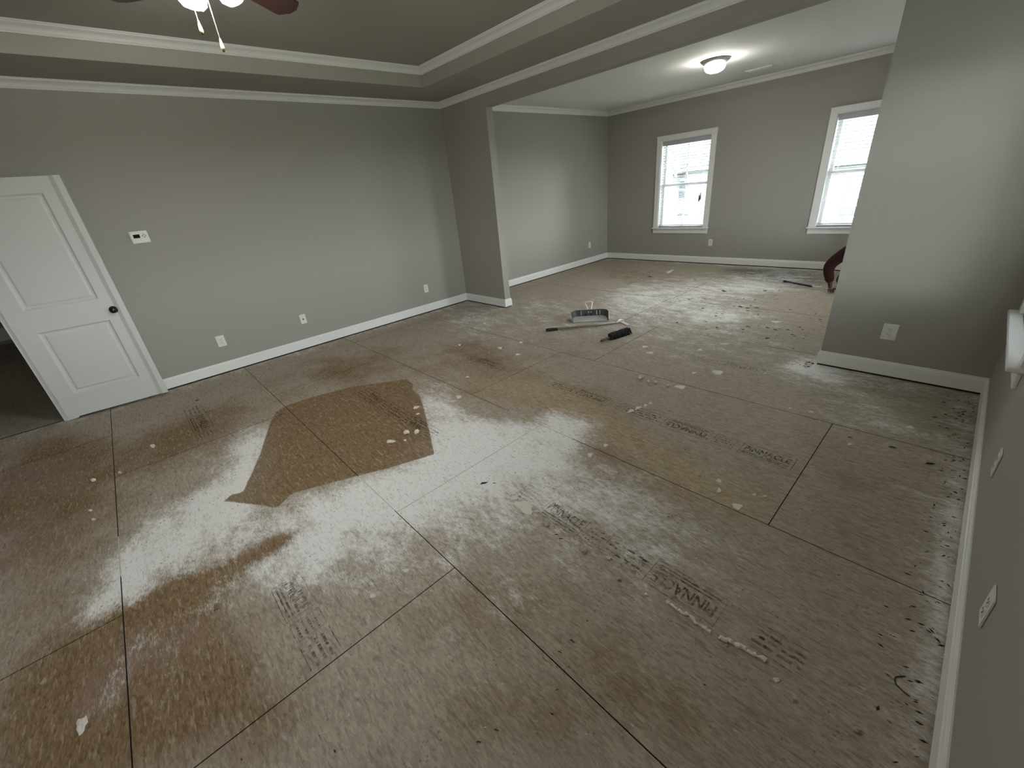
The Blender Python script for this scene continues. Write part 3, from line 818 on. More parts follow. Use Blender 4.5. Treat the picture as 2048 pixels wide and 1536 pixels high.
LEFT, RIGHT = math.pi / 2, -math.pi / 2      # plates on the x=0 / x=W walls
plate('white duplex outlet on the left wall nearest the open door', (0, -3.455, 0.365), LEFT, 'duplex', 0.082, 0.122)
plate('white cable jack plate with a single centre hole on the left wall', (0, -2.552, 0.376), LEFT, 'coax')
plate('white duplex outlet on the left wall near the wing wall corner', (0, -0.735, 0.362), LEFT)
plate('white outlet on the bright sitting room side wall', (XL, 3.358, 0.381), LEFT)
plate('white outlet below the far wall window', (2.205, YB, 0.381), 0)
plate('white outlet on the right wing wall above its baseboard', (5.250, YR, 0.362), 0, 'duplex', 0.090, 0.124)
plate('white outlet low on the right wall, nearest the viewer', (W, -2.488, 0.358), RIGHT, 'duplex', 0.082, 0.118)
plate('white outlet on the right wall, farther from the viewer', (W, -1.585, 0.366), RIGHT)

th = thing('thermostat', 'white wall thermostat with small dark display beside the door', 'thermostat', (0, -3.745, 1.515), LEFT)
boxes('housing', [(-0.066, 0.066, -0.024, 0, -0.050, 0.050)], M['plate'], th, 0.006)
boxes('back_plate', [(-0.070, 0.070, -0.005, 0, -0.054, 0.054)], M['plate'], th, 0.002)
boxes('display', [(-0.046, 0.004, -0.0255, -0.022, -0.006, 0.026)], M['screen'], th)
for bx, bz in ((0.024, 0.010), (0.048, 0.010), (0.036, 0.022), (0.036, -0.002)):
    boxes('button', [(bx - 0.006, bx + 0.006, -0.026, -0.022, bz - 0.004, bz + 0.004)], M['button'], th)
boxes('door_flap', [(-0.052, 0.052, -0.0250, -0.022, -0.040, -0.016)], M['plate'], th)


# ---------------------------------------------------------------- floor of strand-board panels
def gauss(lst, X, Y):
    out = np.zeros_like(X)
    for a, cx, cy, s0, s1, s2 in lst:
        dx, dy = X - cx, Y - cy
        out += a * np.exp(-0.75 * (s0 * dx * dx + 2 * s1 * dx * dy + s2 * dy * dy))
    return out


def poly_sd(P, X, Y):
    """signed distance, positive inside"""
    d = np.full(X.shape, 1e9)
    ins = np.zeros(X.shape, bool)
    n = len(P)
    for i in range(n):
        (ax, ay), (bx, by) = P[i], P[(i + 1) % n]
        ex, ey = bx - ax, by - ay
        t = np.clip(((X - ax) * ex + (Y - ay) * ey) / (ex * ex + ey * ey), 0, 1)
        d = np.minimum(d, np.hypot(X - ax - t * ex, Y - ay - t * ey))
        c = ((ay > Y) != (by > Y)) & (X < (bx - ax) * (Y - ay) / (by - ay + 1e-12) + ax)
        ins ^= c
    return np.where(ins, d, -d)


floor = struct(boxes('floor', [(-5.6, W + 0.16, -6.44, YB + 0.16, -0.06, -0.0185)], M['void']), 'stripped strand-board subfloor covered in white dust')


def panel(x0, x1, y0, y1, step):
    g = 0.0022
    x0, x1, y0, y1 = x0 + g, x1 - g, y0 + g, y1 - g
    nx, ny = max(2, int((x1 - x0) / step)), max(2, int((y1 - y0) / step))
    xs, ys = np.linspace(x0, x1, nx + 1), np.linspace(y0, y1, ny + 1)
    X, Y = np.meshgrid(xs, ys)
    co = np.stack([X.ravel(), Y.ravel(), np.zeros(X.size)], 1)
    i = np.arange(nx)[None, :] + np.arange(ny)[:, None] * (nx + 1)
    q = np.stack([i, i + 1, i + nx + 2, i + nx + 1], 2).reshape(-1, 4)
    k = len(co)
    # skirt so the board has thickness at the joints
    co = np.concatenate([co, np.array([[x0, y0, -0.018], [x1, y0, -0.018], [x1, y1, -0.018], [x0, y1, -0.018]])])
    c = [0, nx, (nx + 1) * (ny + 1) - 1, (nx + 1) * ny]
    bottom = list(range(0, nx + 1))
    right = [nx + (nx + 1) * r for r in range(ny + 1)]
    topr = [(nx + 1) * ny + t for t in range(nx, -1, -1)]
    leftr = [(nx + 1) * r for r in range(ny, -1, -1)]
    faces = q.tolist()
    for side, (a, b) in zip((bottom, right, topr, leftr), ((k, k + 1), (k + 1, k + 2), (k + 2, k + 3), (k + 3, k))):
        faces.append([a, b] + side[::-1])
    me = bpy.data.meshes.new('osb_panel')
    me.from_pydata(co.tolist(), [], faces)
    me.update()
    D, B = gauss(DUST, X, Y), gauss(BARE, X, Y)
    # pale strips where the carpet tack strips sat, at the foot of the walls
    edge = np.minimum.reduce([np.where((Y < 0) & (X > -0.02), X, 9), W - X, np.where(X < XS, np.abs(Y), 9), np.where(X > XR, np.abs(Y - YR), 9), YB - Y])
    strip = np.exp(-(edge / 0.22) ** 2)
    D = D + 0.30 * strip + np.where(Y > TS, 0.08, 0.06)
    D = 1.35 * (1 - np.exp(-D * 1.0)) + 0.2 * np.clip(D - 1.4, 0, 1)
    B = B * (1 - 0.8 * strip)
    Cl = np.clip(poly_sd(CLEAN, X, Y), -0.2, 0.2)
    for nm, A in (('dust', D), ('bare', B), ('clean', Cl), ('stain', gauss(STAIN, X, Y)), ('ochre', gauss(OCHRE, X, Y))):
        at = me.attributes.new(nm, 'FLOAT', 'POINT')
        v = np.zeros(len(co), np.float32)
        v[:k] = A.ravel()
        v[k:] = -0.2 if nm == 'clean' else 0
        at.data.foreach_set('value', v)
    me.materials.append(M['osb'])
    me.materials.append(M['void'])
    mi = np.zeros(len(faces), np.int32)
    mi[-4:] = 1
    me.polygons.foreach_set('material_index', mi)
    return link('osb_panel', me, None, floor)


ROWS = [(-6.30, -5.765, (2.0, 4.45)), (-5.765, -4.555, (0.82, 3.265, 5.70)), (-4.555, -3.345, (1.715, 4.215)), (-3.345, -2.135, (1.21, 3.65)),
        (-2.135, -0.925, (0.36, 2.815, 5.18)), (-0.925, 0.285, (0.80, 3.24)), (0.285, 1.495, (0.33, 2.775, 5.2)), (1.495, 2.705, (0.36, 2.80, 5.24)), (2.705, YB + 0.02, (1.58, 4.62))]
PANELS = []
for y0, y1, js in ROWS:
    cuts = [-0.03 if y0 > -5 else -0.03] + [j for j in js if 0.1 < j < W - 0.05] + [W + 0.02]
    for a, b in zip(cuts, cuts[1:]):
        PANELS.append((a, b, y0, y1, panel(a, b, y0, y1, 0.02 if y0 < 0 else 0.04)))
hp = panel(-5.5, -0.045, -6.4, -4.0, 0.3)
struct(boxes('floor_threshold', [(-0.043, -0.030, DY0, DY1, -0.03, -0.006)], M['void'], floor))
floor.children[-1].name = 'threshold_gap'


# dust packed into the joints under the drift
def joint_dust(x0, x1, y0, y1):
    bm = bmesh.new()
    box(bm, x0, x1, y0, y1, -0.012, -0.0008)
    o = link('joint_dust', mesh_of(bm), M['dust_fill'], floor)
    o['kind'] = 'stuff'


joint_dust(3.14, 3.62, -3.3472, -3.3428)
joint_dust(3.6478, 3.6522, -3.342, -2.138)
joint_dust(3.30, 3.95, -2.1372, -2.1328)
joint_dust(2.55, 2.95, -4.5572, -4.5528)


# grade stamps printed on the boards
def text_mesh(s, size, spacing=1.0):
    cu = bpy.data.curves.new('stamp_text', 'FONT')
    cu.body = s
    cu.size = size
    cu.offset = 0.0016
    cu.space_character = spacing
    cu.align_x = 'CENTER'
    cu.align_y = 'CENTER'
    cu.resolution_u = 2
    o = bpy.data.objects.new('stamp_text', cu)
    COL.objects.link(o)
    dg = bpy.context.evaluated_depsgraph_get()
    me = bpy.data.meshes.new_from_object(o.evaluated_get(dg))
    bpy.data.objects.remove(o)
    return me


def stamp(x0, x1, yc, h, mods, ink):
    """mods: list of (kind, start, end) along the band, positions as fractions of x0..x1"""
    bm = bmesh.new()
    L = 0.0035

    def rect(a, b, c, d):
        vs = [bm.verts.new((p, q, 0)) for p, q in ((a, c), (b, c), (b, d), (a, d))]
        bm.faces.new(vs)

    def frame(a, b, c, d, w=L):
        rect(a, b, c, c + w)
        rect(a, b, d - w, d)
        rect(a, a + w, c + w, d - w)
        rect(b - w, b, c + w, d - w)

    def put(s, cx, cy, width, height, flip):
        me = text_mesh(s, 0.06)
        co = np.array([v.co[:] for v in me.vertices])
        mn, mxx = co.min(0), co.max(0)
        sx, sy = width / (mxx[0] - mn[0]), height / (mxx[1] - mn[1])
        mid = (mn + mxx) / 2
        f = -1 if flip else 1
        vs = [bm.verts.new((cx + f * (p[0] - mid[0]) * sx, cy + f * (p[1] - mid[1]) * sy, 0)) for p in co]
        for p in me.polygons:
            try:
                bm.faces.new([vs[i] for i in p.vertices])
            except ValueError:
                pass
        bpy.data.meshes.remove(me)

    y0, y1 = yc - h / 2, yc + h / 2
    rnd = random.Random(int(x0 * 100))
    for kind, a, b in mods:
        a, b = x0 + (x1 - x0) * a, x0 + (x1 - x0) * b
        w = b - a
        if kind in ('up', 'down'):
            frame(a, b, y0, y1)
            f = 1 if kind == 'up' else -1
            put('PINNACLE', (a + b) / 2, yc + f * h * 0.10, w * 0.86, h * 0.42, kind == 'down')
            for r in (0.24, 0.36):
                rect(a + w * 0.07, b - w * 0.07, yc - f * h * r - 0.004, yc - f * h * r + 0.004)
        elif kind == 'grade':
            frame(a, b, y0 + 0.004, y1 - 0.004, 0.0028)
            for r in (-0.3, -0.12, 0.06, 0.24):
                p = a + w * 0.12
                while p < b - w * 0.15:
                    q = p + rnd.uniform(0.006, 0.022)
                    rect(p, min(q, b - w * 0.1), yc + r * h - 0.004, yc + r * h + 0.005)
                    p = q + 0.006
        elif kind == 'lines':
            for r in (-0.45, 0.45):
                rect(a, b, yc + r * h - 0.0022, yc + r * h + 0.0022)
            for r in (-0.22, 0.0, 0.2):
                p = a + rnd.uniform(0, 0.03)
                while p < b:
                    q = p + rnd.uniform(0.008, 0.05)
                    rect(p, min(q, b), yc + r * h - 0.006, yc + r * h + 0.006)
                    p = q + rnd.uniform(0.006, 0.02)
    for v in bm.verts:
        v.co.z = 0.0006
    me = mesh_of(bm, 'stamp')
    xm = (x0 + x1) / 2
    par = next(p for a, b, c, d, p in PANELS if a <= xm <= b and c <= yc <= d)
    return link('stamp', me, INK[ink], par)


stamp(3.24, 5.13, -1.550, 0.135, [('lines', 0.0, 0.13), ('down', 0.14, 0.31), ('grade', 0.325, 0.40), ('lines', 0.41, 0.55), ('down', 0.57, 0.742), ('grade', 0.757, 0.825), ('up', 0.845, 1.0)], 'strong')
stamp(1.86, 3.16, -2.735, 0.150, [('lines', 0.0, 0.10), ('up', 0.11, 0.33), ('grade', 0.345, 0.43), ('lines', 0.44, 0.62), ('down', 0.64, 0.86), ('grade', 0.875, 0.98)], 'strong')
stamp(4.06, 5.22, -2.745, 0.150, [('grade', 0.0, 0.10), ('up', 0.17, 0.40), ('grade', 0.42, 0.52), ('lines', 0.53, 0.70), ('down', 0.72, 0.99)], 'faint')
stamp(5.32, 5.50, -2.745, 0.13, [('lines', 0.0, 1.0)], 'faint')
stamp(3.66, 4.19, -3.955, 0.135, [('up', 0.0, 0.45), ('grade', 0.5, 0.70), ('lines', 0.74, 1.0)], 'faint')
stamp(0.74, 1.64, -3.960, 0.150, [('lines', 0.02, 0.30), ('up', 0.32, 0.78), ('grade', 0.82, 0.99)], 'medium')
stamp(1.92, 2.64, -1.580, 0.12, [('lines', 0.0, 0.35), ('down', 0.38, 0.85), ('grade', 0.88, 1.0)], 'medium')
stamp(1.10, 1.42, -2.735, 0.13, [('lines', 0.0, 1.0)], 'faint')
stamp(3.9, 4.6, -0.33, 0.12, [('lines', 0.0, 0.4), ('down', 0.45, 1.0)], 'faint')


# ---------------------------------------------------------------- debris
def flake_mesh(U, V, seed, thick=0.003):
    """irregular thin chip spanned by the ground vectors U and V (full lengths)"""
    rnd = random.Random(seed)
    n = 14
    bm = bmesh.new()
    L = math.hypot(*U)
    th = min(thick, L * 0.15 + 0.001)
    lo, hi, mid = [], [], []
    ph = rnd.uniform(0, 6.28)
    for k in range(n):
        a = 2 * math.pi * k / n
        r = 0.5 * (0.86 + 0.16 * math.sin(3 * a + ph) + rnd.uniform(-0.12, 0.12))
        x = U[0] * r * math.cos(a) + V[0] * r * math.sin(a)
        y = U[1] * r * math.cos(a) + V[1] * r * math.sin(a)
        lo.append(bm.verts.new((x, y, 0.0003)))
        hi.append(bm.verts.new((x * 0.93, y * 0.93, th * rnd.uniform(0.7, 1.1))))
        mid.append(bm.verts.new((x * 0.5, y * 0.5, th * rnd.uniform(0.8, 1.5))))
    ctr = bm.verts.new((0, 0, th * 1.2))
    for k in range(n):
        j = (k + 1) % n
        bm.faces.new((lo[k], lo[j], hi[j], hi[k]))
        bm.faces.new((hi[k], hi[j], mid[j], mid[k]))
        bm.faces.new((mid[k], mid[j], ctr))
    bm.faces.new(lo[::-1])
    return mesh_of(bm, 'flake')


def crumb_mesh(r, seed):
    rnd = random.Random(seed)
    bm = bmesh.new()
    bmesh.ops.create_icosphere(bm, subdivisions=2, radius=1.0)
    off = Vector((rnd.uniform(-9, 9), rnd.uniform(-9, 9), rnd.uniform(-9, 9)))
    sx, sy, sz = r * rnd.uniform(0.9, 1.25), r * rnd.uniform(0.7, 1.0), r * rnd.uniform(0.55, 0.8)
    for v in bm.verts:
        k = 1 + 0.55 * mnoise.noise(v.co * 1.7 + off)
        v.co = Vector((v.co.x * sx * k, v.co.y * sy * k, max(v.co.z, -0.75) * sz * k))
    z = min(v.co.z for v in bm.verts)
    for v in bm.verts:
        v.co.z -= z - 0.0002
    bmesh.ops.rotate(bm, verts=bm.verts, cent=(0, 0, 0), matrix=Matrix.Rotation(rnd.uniform(0, 6.28), 3, 'Z'))
    return mesh_of(bm, 'crumb')


def zone(x, y):
    if y > 0.15:
        return 'on the sitting room subfloor'
    if x > 4.95 and y > -2.0:
        return 'near the right wing wall'
    if -2.14 < y <= -0.92 and x > 2.8:
        return 'on the board with the printed stamp'
    if -0.92 <= y:
        return 'on the boards in the wide opening'
    if x < 2.0:
        return 'on the boards near the left wall'
    return None


def screen_x(x, y):
    v = cam.matrix_world.inverted() @ Vector((x, y, 0))
    return v.x / -v.z


ORD = ['leftmost', 'second from left', 'third from left', 'fourth from left', 'fifth from left', 'sixth from left', 'seventh from left', 'eighth from left', 'ninth from left', 'tenth from left',
       'eleventh from left', 'twelfth from left', 'thirteenth from left', 'fourteenth from left', 'fifteenth from left', 'sixteenth from left', 'seventeenth from left', 'eighteenth from left',
       'nineteenth from left', 'twentieth from left', 'twenty-first from left', 'twenty-second from left', 'twenty-third from left']
SHARED = {}


def ordered(o, noun, where, cat):
    SHARED.setdefault((noun, where), []).append((o, cat))


SPECIAL = {0: 'large pale flat plaster flake in the middle of the floor', 1: 'small round pale crumb touching the large plaster flake', 2: 'small white chip just behind the large plaster flake',
           3: 'knobbly plaster crumb just right of the large flake', 4: 'biggest knobbly plaster crumb midway along the crumb trail', 6: 'tall crumb half white half dark on the crumb trail',
           10: 'pale ragged chip beyond the lower plaster strip', 11: 'brown crumb below the ragged chip past the plaster strips', 12: 'crumb beside the tip of the lower plaster strip', 13: 'dark crumbly clump near the right baseboard, closest to the viewer',
           14: 'flat white oval flake inside the clean brown patch', 15: 'bigger white crumb inside the clean brown patch', 16: 'smaller white crumb on the stamp in the clean brown patch', 18: 'pale chip near the right edge of the clean brown patch'}
for i, (x, y, ux, uy, vx, vy, kind) in enumerate(CHIPS):
    r = 0.5 * min(math.hypot(ux, uy), math.hypot(vx, vy))
    if kind == 'flake':
        o = link('plaster_flake', flake_mesh((ux, uy), (vx, vy), i), M['plaster'])
        cat, kindword = 'flake', 'white plaster flake'
    else:
        o = link('plaster_crumb', crumb_mesh(max(0.006, 0.62 * r + 0.25 * math.hypot(ux, uy) * 0.5), i), M['plaster_dirty'] if i in (3, 4, 6, 7, 9, 11, 12, 13) else M['plaster'])
        cat, kindword = 'crumb', 'pale plaster crumb'
    o.location = (x, y, 0.0)
    if i in SPECIAL:
        tag(o, SPECIAL[i], cat, 'plaster bits on the floor')
    else:
        zn = zone(x, y)
        if zn is None:
            zn = 'in the trail across the floor' if kind == 'crumb' else 'on the dusty middle boards'
        ordered(o, 'small ' + kindword, zn, cat)

for i, (x, y, ux, uy, vx, vy) in enumerate(DARKS):
    L = math.hypot(ux, uy)
    bm = bmesh.new()
    rnd = random.Random(i + 300)
    a = math.atan2(uy, ux)
    s = min(max(L, 0.015), 0.09)
    tube(bm, [(-s / 2, 0, 0.003), (-s / 5, s * 0.06, 0.006), (s / 5, -s * 0.05, 0.006), (s / 2, 0, 0.004)], [0.0015, s * 0.13, s * 0.11, 0.001], 6)
    zmin = min(v.co.z for v in bm.verts)
    for v in bm.verts:
        v.co.z = (v.co.z - zmin) * 0.7 + 0.0003
    o = link('wood_splinter', mesh_of(bm), M['splinter'])
    o.location = (x, y, 0)
    o.rotation_euler = (0, 0, a)
    zn = zone(x, y)
    if i == 0:
        tag(o, 'dark chunk of debris lying on the white dust right of the brown patch', 'debris', 'dark debris bits')
    elif i == 5:
        tag(o, 'short black sliver near the foot of the open door', 'debris', 'dark debris bits')
    elif i == 4:
        tag(o, 'dark sliver beside the crumb trail past its middle', 'debris', 'dark debris bits')
    elif zn is None:
        ordered(o, 'small dark splinter', 'on the bare boards in the foreground', 'debris')
    else:
        ordered(o, 'small dark splinter', zn, 'debris')


for (noun, where), lst in SHARED.items():
    lst.sort(key=lambda q: screen_x(q[0].location.x, q[0].location.y))
    for k, (o, cat) in enumerate(lst):
        tag(o, '%s of the %ss %s' % (ORD[k], noun, where) if len(lst) > 1 else '%s %s' % (noun, where), cat, '%ss %s' % (noun, where))


def rough_strip(name, lab, P, r):
    bm = bmesh.new()
    pts = []
    for (ax, ay), (bx, by) in zip(P, P[1:]):
        for k in range(5):
            pts.append((ax + (bx - ax) * k / 5, ay + (by - ay) * k / 5))
    pts.append(P[-1])
    rnd = random.Random(len(P))
    rr = [r * rnd.uniform(0.6, 1.15) for _ in pts]
    tube(bm, [(x + rnd.uniform(-1, 1) * r * 0.3, y + rnd.uniform(-1, 1) * r * 0.3, 0.8 * q) for (x, y), q in zip(pts, rr)], rr, 8)
    for v in bm.verts:
        v.co += Vector((mnoise.noise(v.co * 150), mnoise.noise(v.co * 150 + Vector((5, 5, 5))), 0)) * r * 0.6
        v.co.z = max(0.0003, v.co.z * 0.85)
    tag(link(name, mesh_of(bm), M['plaster']), lab, 'plaster strip', 'long plaster strips')


rough_strip('plaster_strip', 'thin crooked plaster strip lying across the printed stamp', STRIP1, 0.0075)
rough_strip('plaster_strip', 'straight thick plaster strip, the one nearer the viewer', STRIP2, 0.0085)

bm = bmesh.new()
tube(bm, [(x, y, 0.0022) for x, y in WIRE], 0.0017, 6)
tag(link('bent_wire', mesh_of(bm), M['wire']), 'bent dark wire hook on the dusty floor by the right baseboard', 'wire')


# uncountable litter along the stripped edges
def litter(name, lab, batches, mats):
    """batches: (count, place, size, material slot)"""
    bm = bmesh.new()
    rnd = random.Random(name)
    for n, place, size, mi in batches:
        for _ in range(n):
            x, y = place(rnd)
            while any(abs(x - q[0]) < 0.09 and abs(y - q[1]) < 0.09 for q in CHIPS):
                x, y = place(rnd)
            s = size * rnd.uniform(0.4, 1.3)
            a = rnd.uniform(0, 6.28) if rnd.random() < 0.4 else rnd.gauss(0.2, 0.3)
            c, sn = math.cos(a) * s, math.sin(a) * s
            w = rnd.uniform(0.12, 0.4)
            z = s * rnd.uniform(0.15, 0.5)
            p = [(x - c, y - sn, 0.0003), (x + sn * w, y - c * w, 0.0003), (x + c, y + sn, 0.0003), (x - sn * w, y + c * w, 0.0003), (x + rnd.uniform(-.3, .3) * c, y, z)]
            v = [bm.verts.new(q) for q in p]
            for k in range(4):
                bm.faces.new((v[k], v[(k + 1) % 4], v[4])).material_index = mi
            bm.faces.new((v[3], v[2], v[1], v[0])).material_index = mi
    o = link(name, mesh_of(bm), mats[0])
    for m in mats[1:]:
        o.data.materials.append(m)
    tag(o, lab, None, None, 'stuff')


def wing(r):
    return XR - 0.03 - abs(r.gauss(0, 0.05)), YR - 0.02 + max(-0.12, min(0.12, r.gauss(0, 0.06)))


litter('carpet_tack_litter', 'dark carpet tack splinters strewn along the right baseboard',
       [(200, lambda r: (W - 0.022 - abs(r.gauss(0, 0.075)), r.uniform(-3.3, 0.0)), 0.010, 0)], [M['splinter']])
litter('sweepings', 'white and dark grit swept against the wing wall end', [(95, wing, 0.012, 0), (24, wing, 0.014, 1)], [M['plaster'], M['splinter']])
litter('sitting_room_grit', 'pale grit and dark scraps scattered over the sitting room boards',
       [(420, lambda r: (r.uniform(0.6, 5.0), r.uniform(0.32, 3.7)), 0.013, 0), (120, lambda r: (min(4.6, r.gauss(3.9, 0.55)), max(0.32, r.gauss(1.3, 0.7))), 0.014, 1)], [M['plaster'], M['splinter']])
litter('bedroom_grit', 'fine pale grit and dark specks over the bedroom boards',
       [(420, lambda r: (r.uniform(0.4, 5.5), r.uniform(-4.6, -0.6)), 0.006, 0), (260, lambda r: (r.uniform(0.6, 5.5), r.uniform(-4.4, -0.6)), 0.007, 1)], [M['plaster'], M['splinter']])


# ---------------------------------------------------------------- tools on the floor
def dustpan():
    t = thing('dustpan', 'grey metal dustpan with wire loop handle lying in the wide opening', 'dustpan', (2.455, 0.065, 0.002), math.atan2(0.652, 0.758))
    w, dep, hb, rc = 0.215, 0.215, 0.078, 0.075
    # outline of the pan, from the front left corner round the back to the front right
    path = [(-w, 0.0), (-w, 0.05), (-w, 0.10)]
    for k in range(1, 9):
        a = math.pi - math.pi / 2 * k / 8
        path.append((-w + rc + rc * math.cos(a), dep - rc + rc * math.sin(a)))
    path += [(-w * 0.3, dep), (0.0, dep), (w * 0.3, dep)]
    path += [(-x, y) for x, y in path[:11][::-1]]
    bm = bmesh.new()
    z_of = lambda y: 0.003 + 0.010 * y / dep
    top = [bm.verts.new((x, y, z_of(y) + 0.003)) for x, y in path]
    bot = [bm.verts.new((x, y, z_of(y))) for x, y in path]
    bm.faces.new(top)
    bm.faces.new(bot[::-1])
    for i in range(len(path)):
        j = (i + 1) % len(path)
        bm.faces.new((top[i], top[j], bot[j], bot[i]))
    link('pan', mesh_of(bm), M['alu'], t)
    # raised wall round three sides, low at the lip, with an outward lean
    bm = bmesh.new()
    rows = []
    for i, (x, y) in enumerate(path):
        p, q = path[max(i - 1, 0)], path[min(i + 1, len(path) - 1)]
        tx, ty = q[0] - p[0], q[1] - p[1]
        ln = math.hypot(tx, ty)
        nx, ny = -ty / ln, tx / ln
        h = 0.022 + (hb - 0.022) * min(1.0, y / (dep - rc * 0.4)) ** 1.0
        ln_ = 0.35 * h
        z = z_of(y)
        rows.append([bm.verts.new((x, y, z)), bm.verts.new((x + nx * ln_, y + ny * ln_, z + h)), bm.verts.new((x + nx * (ln_ + 0.007), y + ny * (ln_ + 0.007), z + h - 0.001)), bm.verts.new((x + nx * 0.004, y + ny * 0.004, z))])
    for a, b_ in zip(rows, rows[1:]):
        for k in range(4):
            f = bm.faces.new((a[k], a[(k + 1) % 4], b_[(k + 1) % 4], b_[k]))
            f.material_index = 1 if k in (1, 2) else 0
    bm.faces.new(rows[0])
    bm.faces.new(rows[-1])
    wl = link('rim_wall', mesh_of(bm), M['alu_dark'], t)
    wl.data.materials.append(M['alu'])
    for sx in (-0.105, 0.095, 0.135):
        boxes('rib', [(sx - 0.004, sx + 0.004, dep - 0.004, dep + 0.020, 0.028, 0.078)], M['steel'], t)
    for sx in (-0.050, 0.022):
        boxes('rivet_plate', [(sx - 0.009, sx + 0.009, dep - 0.006, dep + 0.010, 0.016, 0.050)], M['slot'], t)
    bm = bmesh.new()
    yb = dep + 0.022
    tube(bm, [(-0.006, yb - 0.002, 0.05), (-0.018, yb + 0.025, 0.095), (-0.046, yb + 0.06, 0.150), (-0.052, yb + 0.068, 0.165), (-0.038, yb + 0.072, 0.176), (0.032, yb + 0.072, 0.176),
              (0.046, yb + 0.068, 0.165), (0.040, yb + 0.06, 0.150), (0.026, yb + 0.025, 0.095), (0.022, yb - 0.002, 0.05)], 0.0105, 8)
    h = link('loop_handle', mesh_of(bm), M['steel'], t, True)
    h['label'] = 'bright wire loop handle'


dustpan()


def floor_scraper(lab, grip0, grip1, shaft1, head, rad, head_w, grip_m, shaft_m, head_m):
    base_ = Vector((*grip0, 0))
    t = thing('floor_scraper', lab, 'scraper', base_)
    g1, s1 = Vector((*grip1, 0)) - base_, Vector((*shaft1, 0)) - base_
    bm = bmesh.new()
    d = (s1).normalized()
    tube(bm, [Vector((0, 0, rad * 1.5)), g1 * 0.08 + Vector((0, 0, rad * 1.5)), g1 * 0.92 + Vector((0, 0, rad * 1.5)), g1 + Vector((0, 0, rad * 1.5))], [rad * 1.2, rad * 1.5, rad * 1.4, rad * 1.2], 12)
    link('grip', mesh_of(bm), grip_m, t, True)
    bm = bmesh.new()
    tube(bm, [g1 * 0.9 + Vector((0, 0, rad * 1.5)), s1 + Vector((0, 0, rad * 1.3))], rad, 12)
    link('shaft', mesh_of(bm), shaft_m, t, True)
    # head: clamp and flat blade, set across the shaft
    a, b = Vector((*head[0], 0)) - base_, Vector((*head[1], 0)) - base_
    u = (b - a).normalized()
    v = Vector((-u.y, u.x, 0))
    bm = bmesh.new()
    mid = (a + b) / 2
    for p0, p1, hw, z0, z1 in ((a, b, head_w, 0.001, 0.010), (a.lerp(b, 0.0), a.lerp(b, 0.30), head_w * 1.5, 0.004, 0.030)):
        q = [p0 + v * hw, p0 - v * hw, p1 - v * hw, p1 + v * hw]
        lo = [bm.verts.new((k.x, k.y, z0)) for k in q]
        hi = [bm.verts.new((k.x, k.y, z1)) for k in q]
        bm.faces.new(lo[::-1])
        bm.faces.new(hi)
        for k in range(4):
            bm.faces.new((lo[k], lo[(k + 1) % 4], hi[(k + 1) % 4], hi[k]))
    link('blade_head', mesh_of(bm), head_m, t)
    bm = bmesh.new()
    tube(bm, [s1 + Vector((0, 0, rad * 1.4)), a.lerp(b, 0.15) + Vector((0, 0, 0.02))], rad * 1.25, 10)
    link('clamp', mesh_of(bm), head_m, t, True)


floor_scraper('long grey floor scraper with black grip beside the dustpan', (2.217, -0.505), (2.315, -0.400), (2.770, 0.150), ((2.745, 0.265), (2.925, 0.178)), 0.0125, 0.022, M['rubber'], M['shaft'], M['steel'])
floor_scraper('thin dark scraper lying near the kneeling person', (3.737, 3.001), (3.775, 2.983), (4.150, 2.806), ((4.135, 2.806), (4.235, 2.875)), 0.0095, 0.018, M['rubber'], M['rubber'], M['alu'])


def bench_brush():
    p0 = Vector((3.005, -0.485, 0.0))
    ang = math.atan2(-0.075 + 0.485, 3.085 - 3.005)
    t = thing('bench_brush', 'black bristle hand brush with short wooden handle on the floor', 'brush', p0, ang)
    bm = bmesh.new()
    tube(bm, [(0, 0, 0.022), (0.02, 0, 0.024), (0.07, 0, 0.026), (0.12, 0, 0.030), (0.16, 0, 0.034)], [0.010, 0.015, 0.013, 0.011, 0.013], 10)
    link('handle', mesh_of(bm), M['wood_handle'], t, True)
    bm = bmesh.new()
    box(bm, 0.13, 0.42, -0.022, 0.022, 0.045, 0.066)
    bmesh.ops.bevel(bm, geom=bm.edges[:], offset=0.006, segments=2, affect='EDGES')
    link('brush_back', mesh_of(bm), M['bristle'], t)
    # flared bristles as clustered tufts
    bm = bmesh.new()
    rnd = random.Random(5)
    for i in range(24):
        for j in range(6):
            x = 0.135 + 0.28 * i / 23
            y = -0.02 + 0.04 * j / 5
            fl = 1.7 * (0.55 + 0.45 * min(1, i / 8))
            tx, ty = x + rnd.uniform(-0.008, 0.014) + (0.012 if i > 20 else 0), y * fl + rnd.uniform(-0.006, 0.006)
            tube(bm, [(x, y, 0.060 + rnd.uniform(0, 0.012)), ((x + tx) / 2, (y + ty) / 2 * 1.1, 0.03), (tx, ty, 0.001)], [0.008, 0.0085, 0.0065], 5)
    link('bristles', mesh_of(bm), M['bristle'], t, True)


bench_brush()


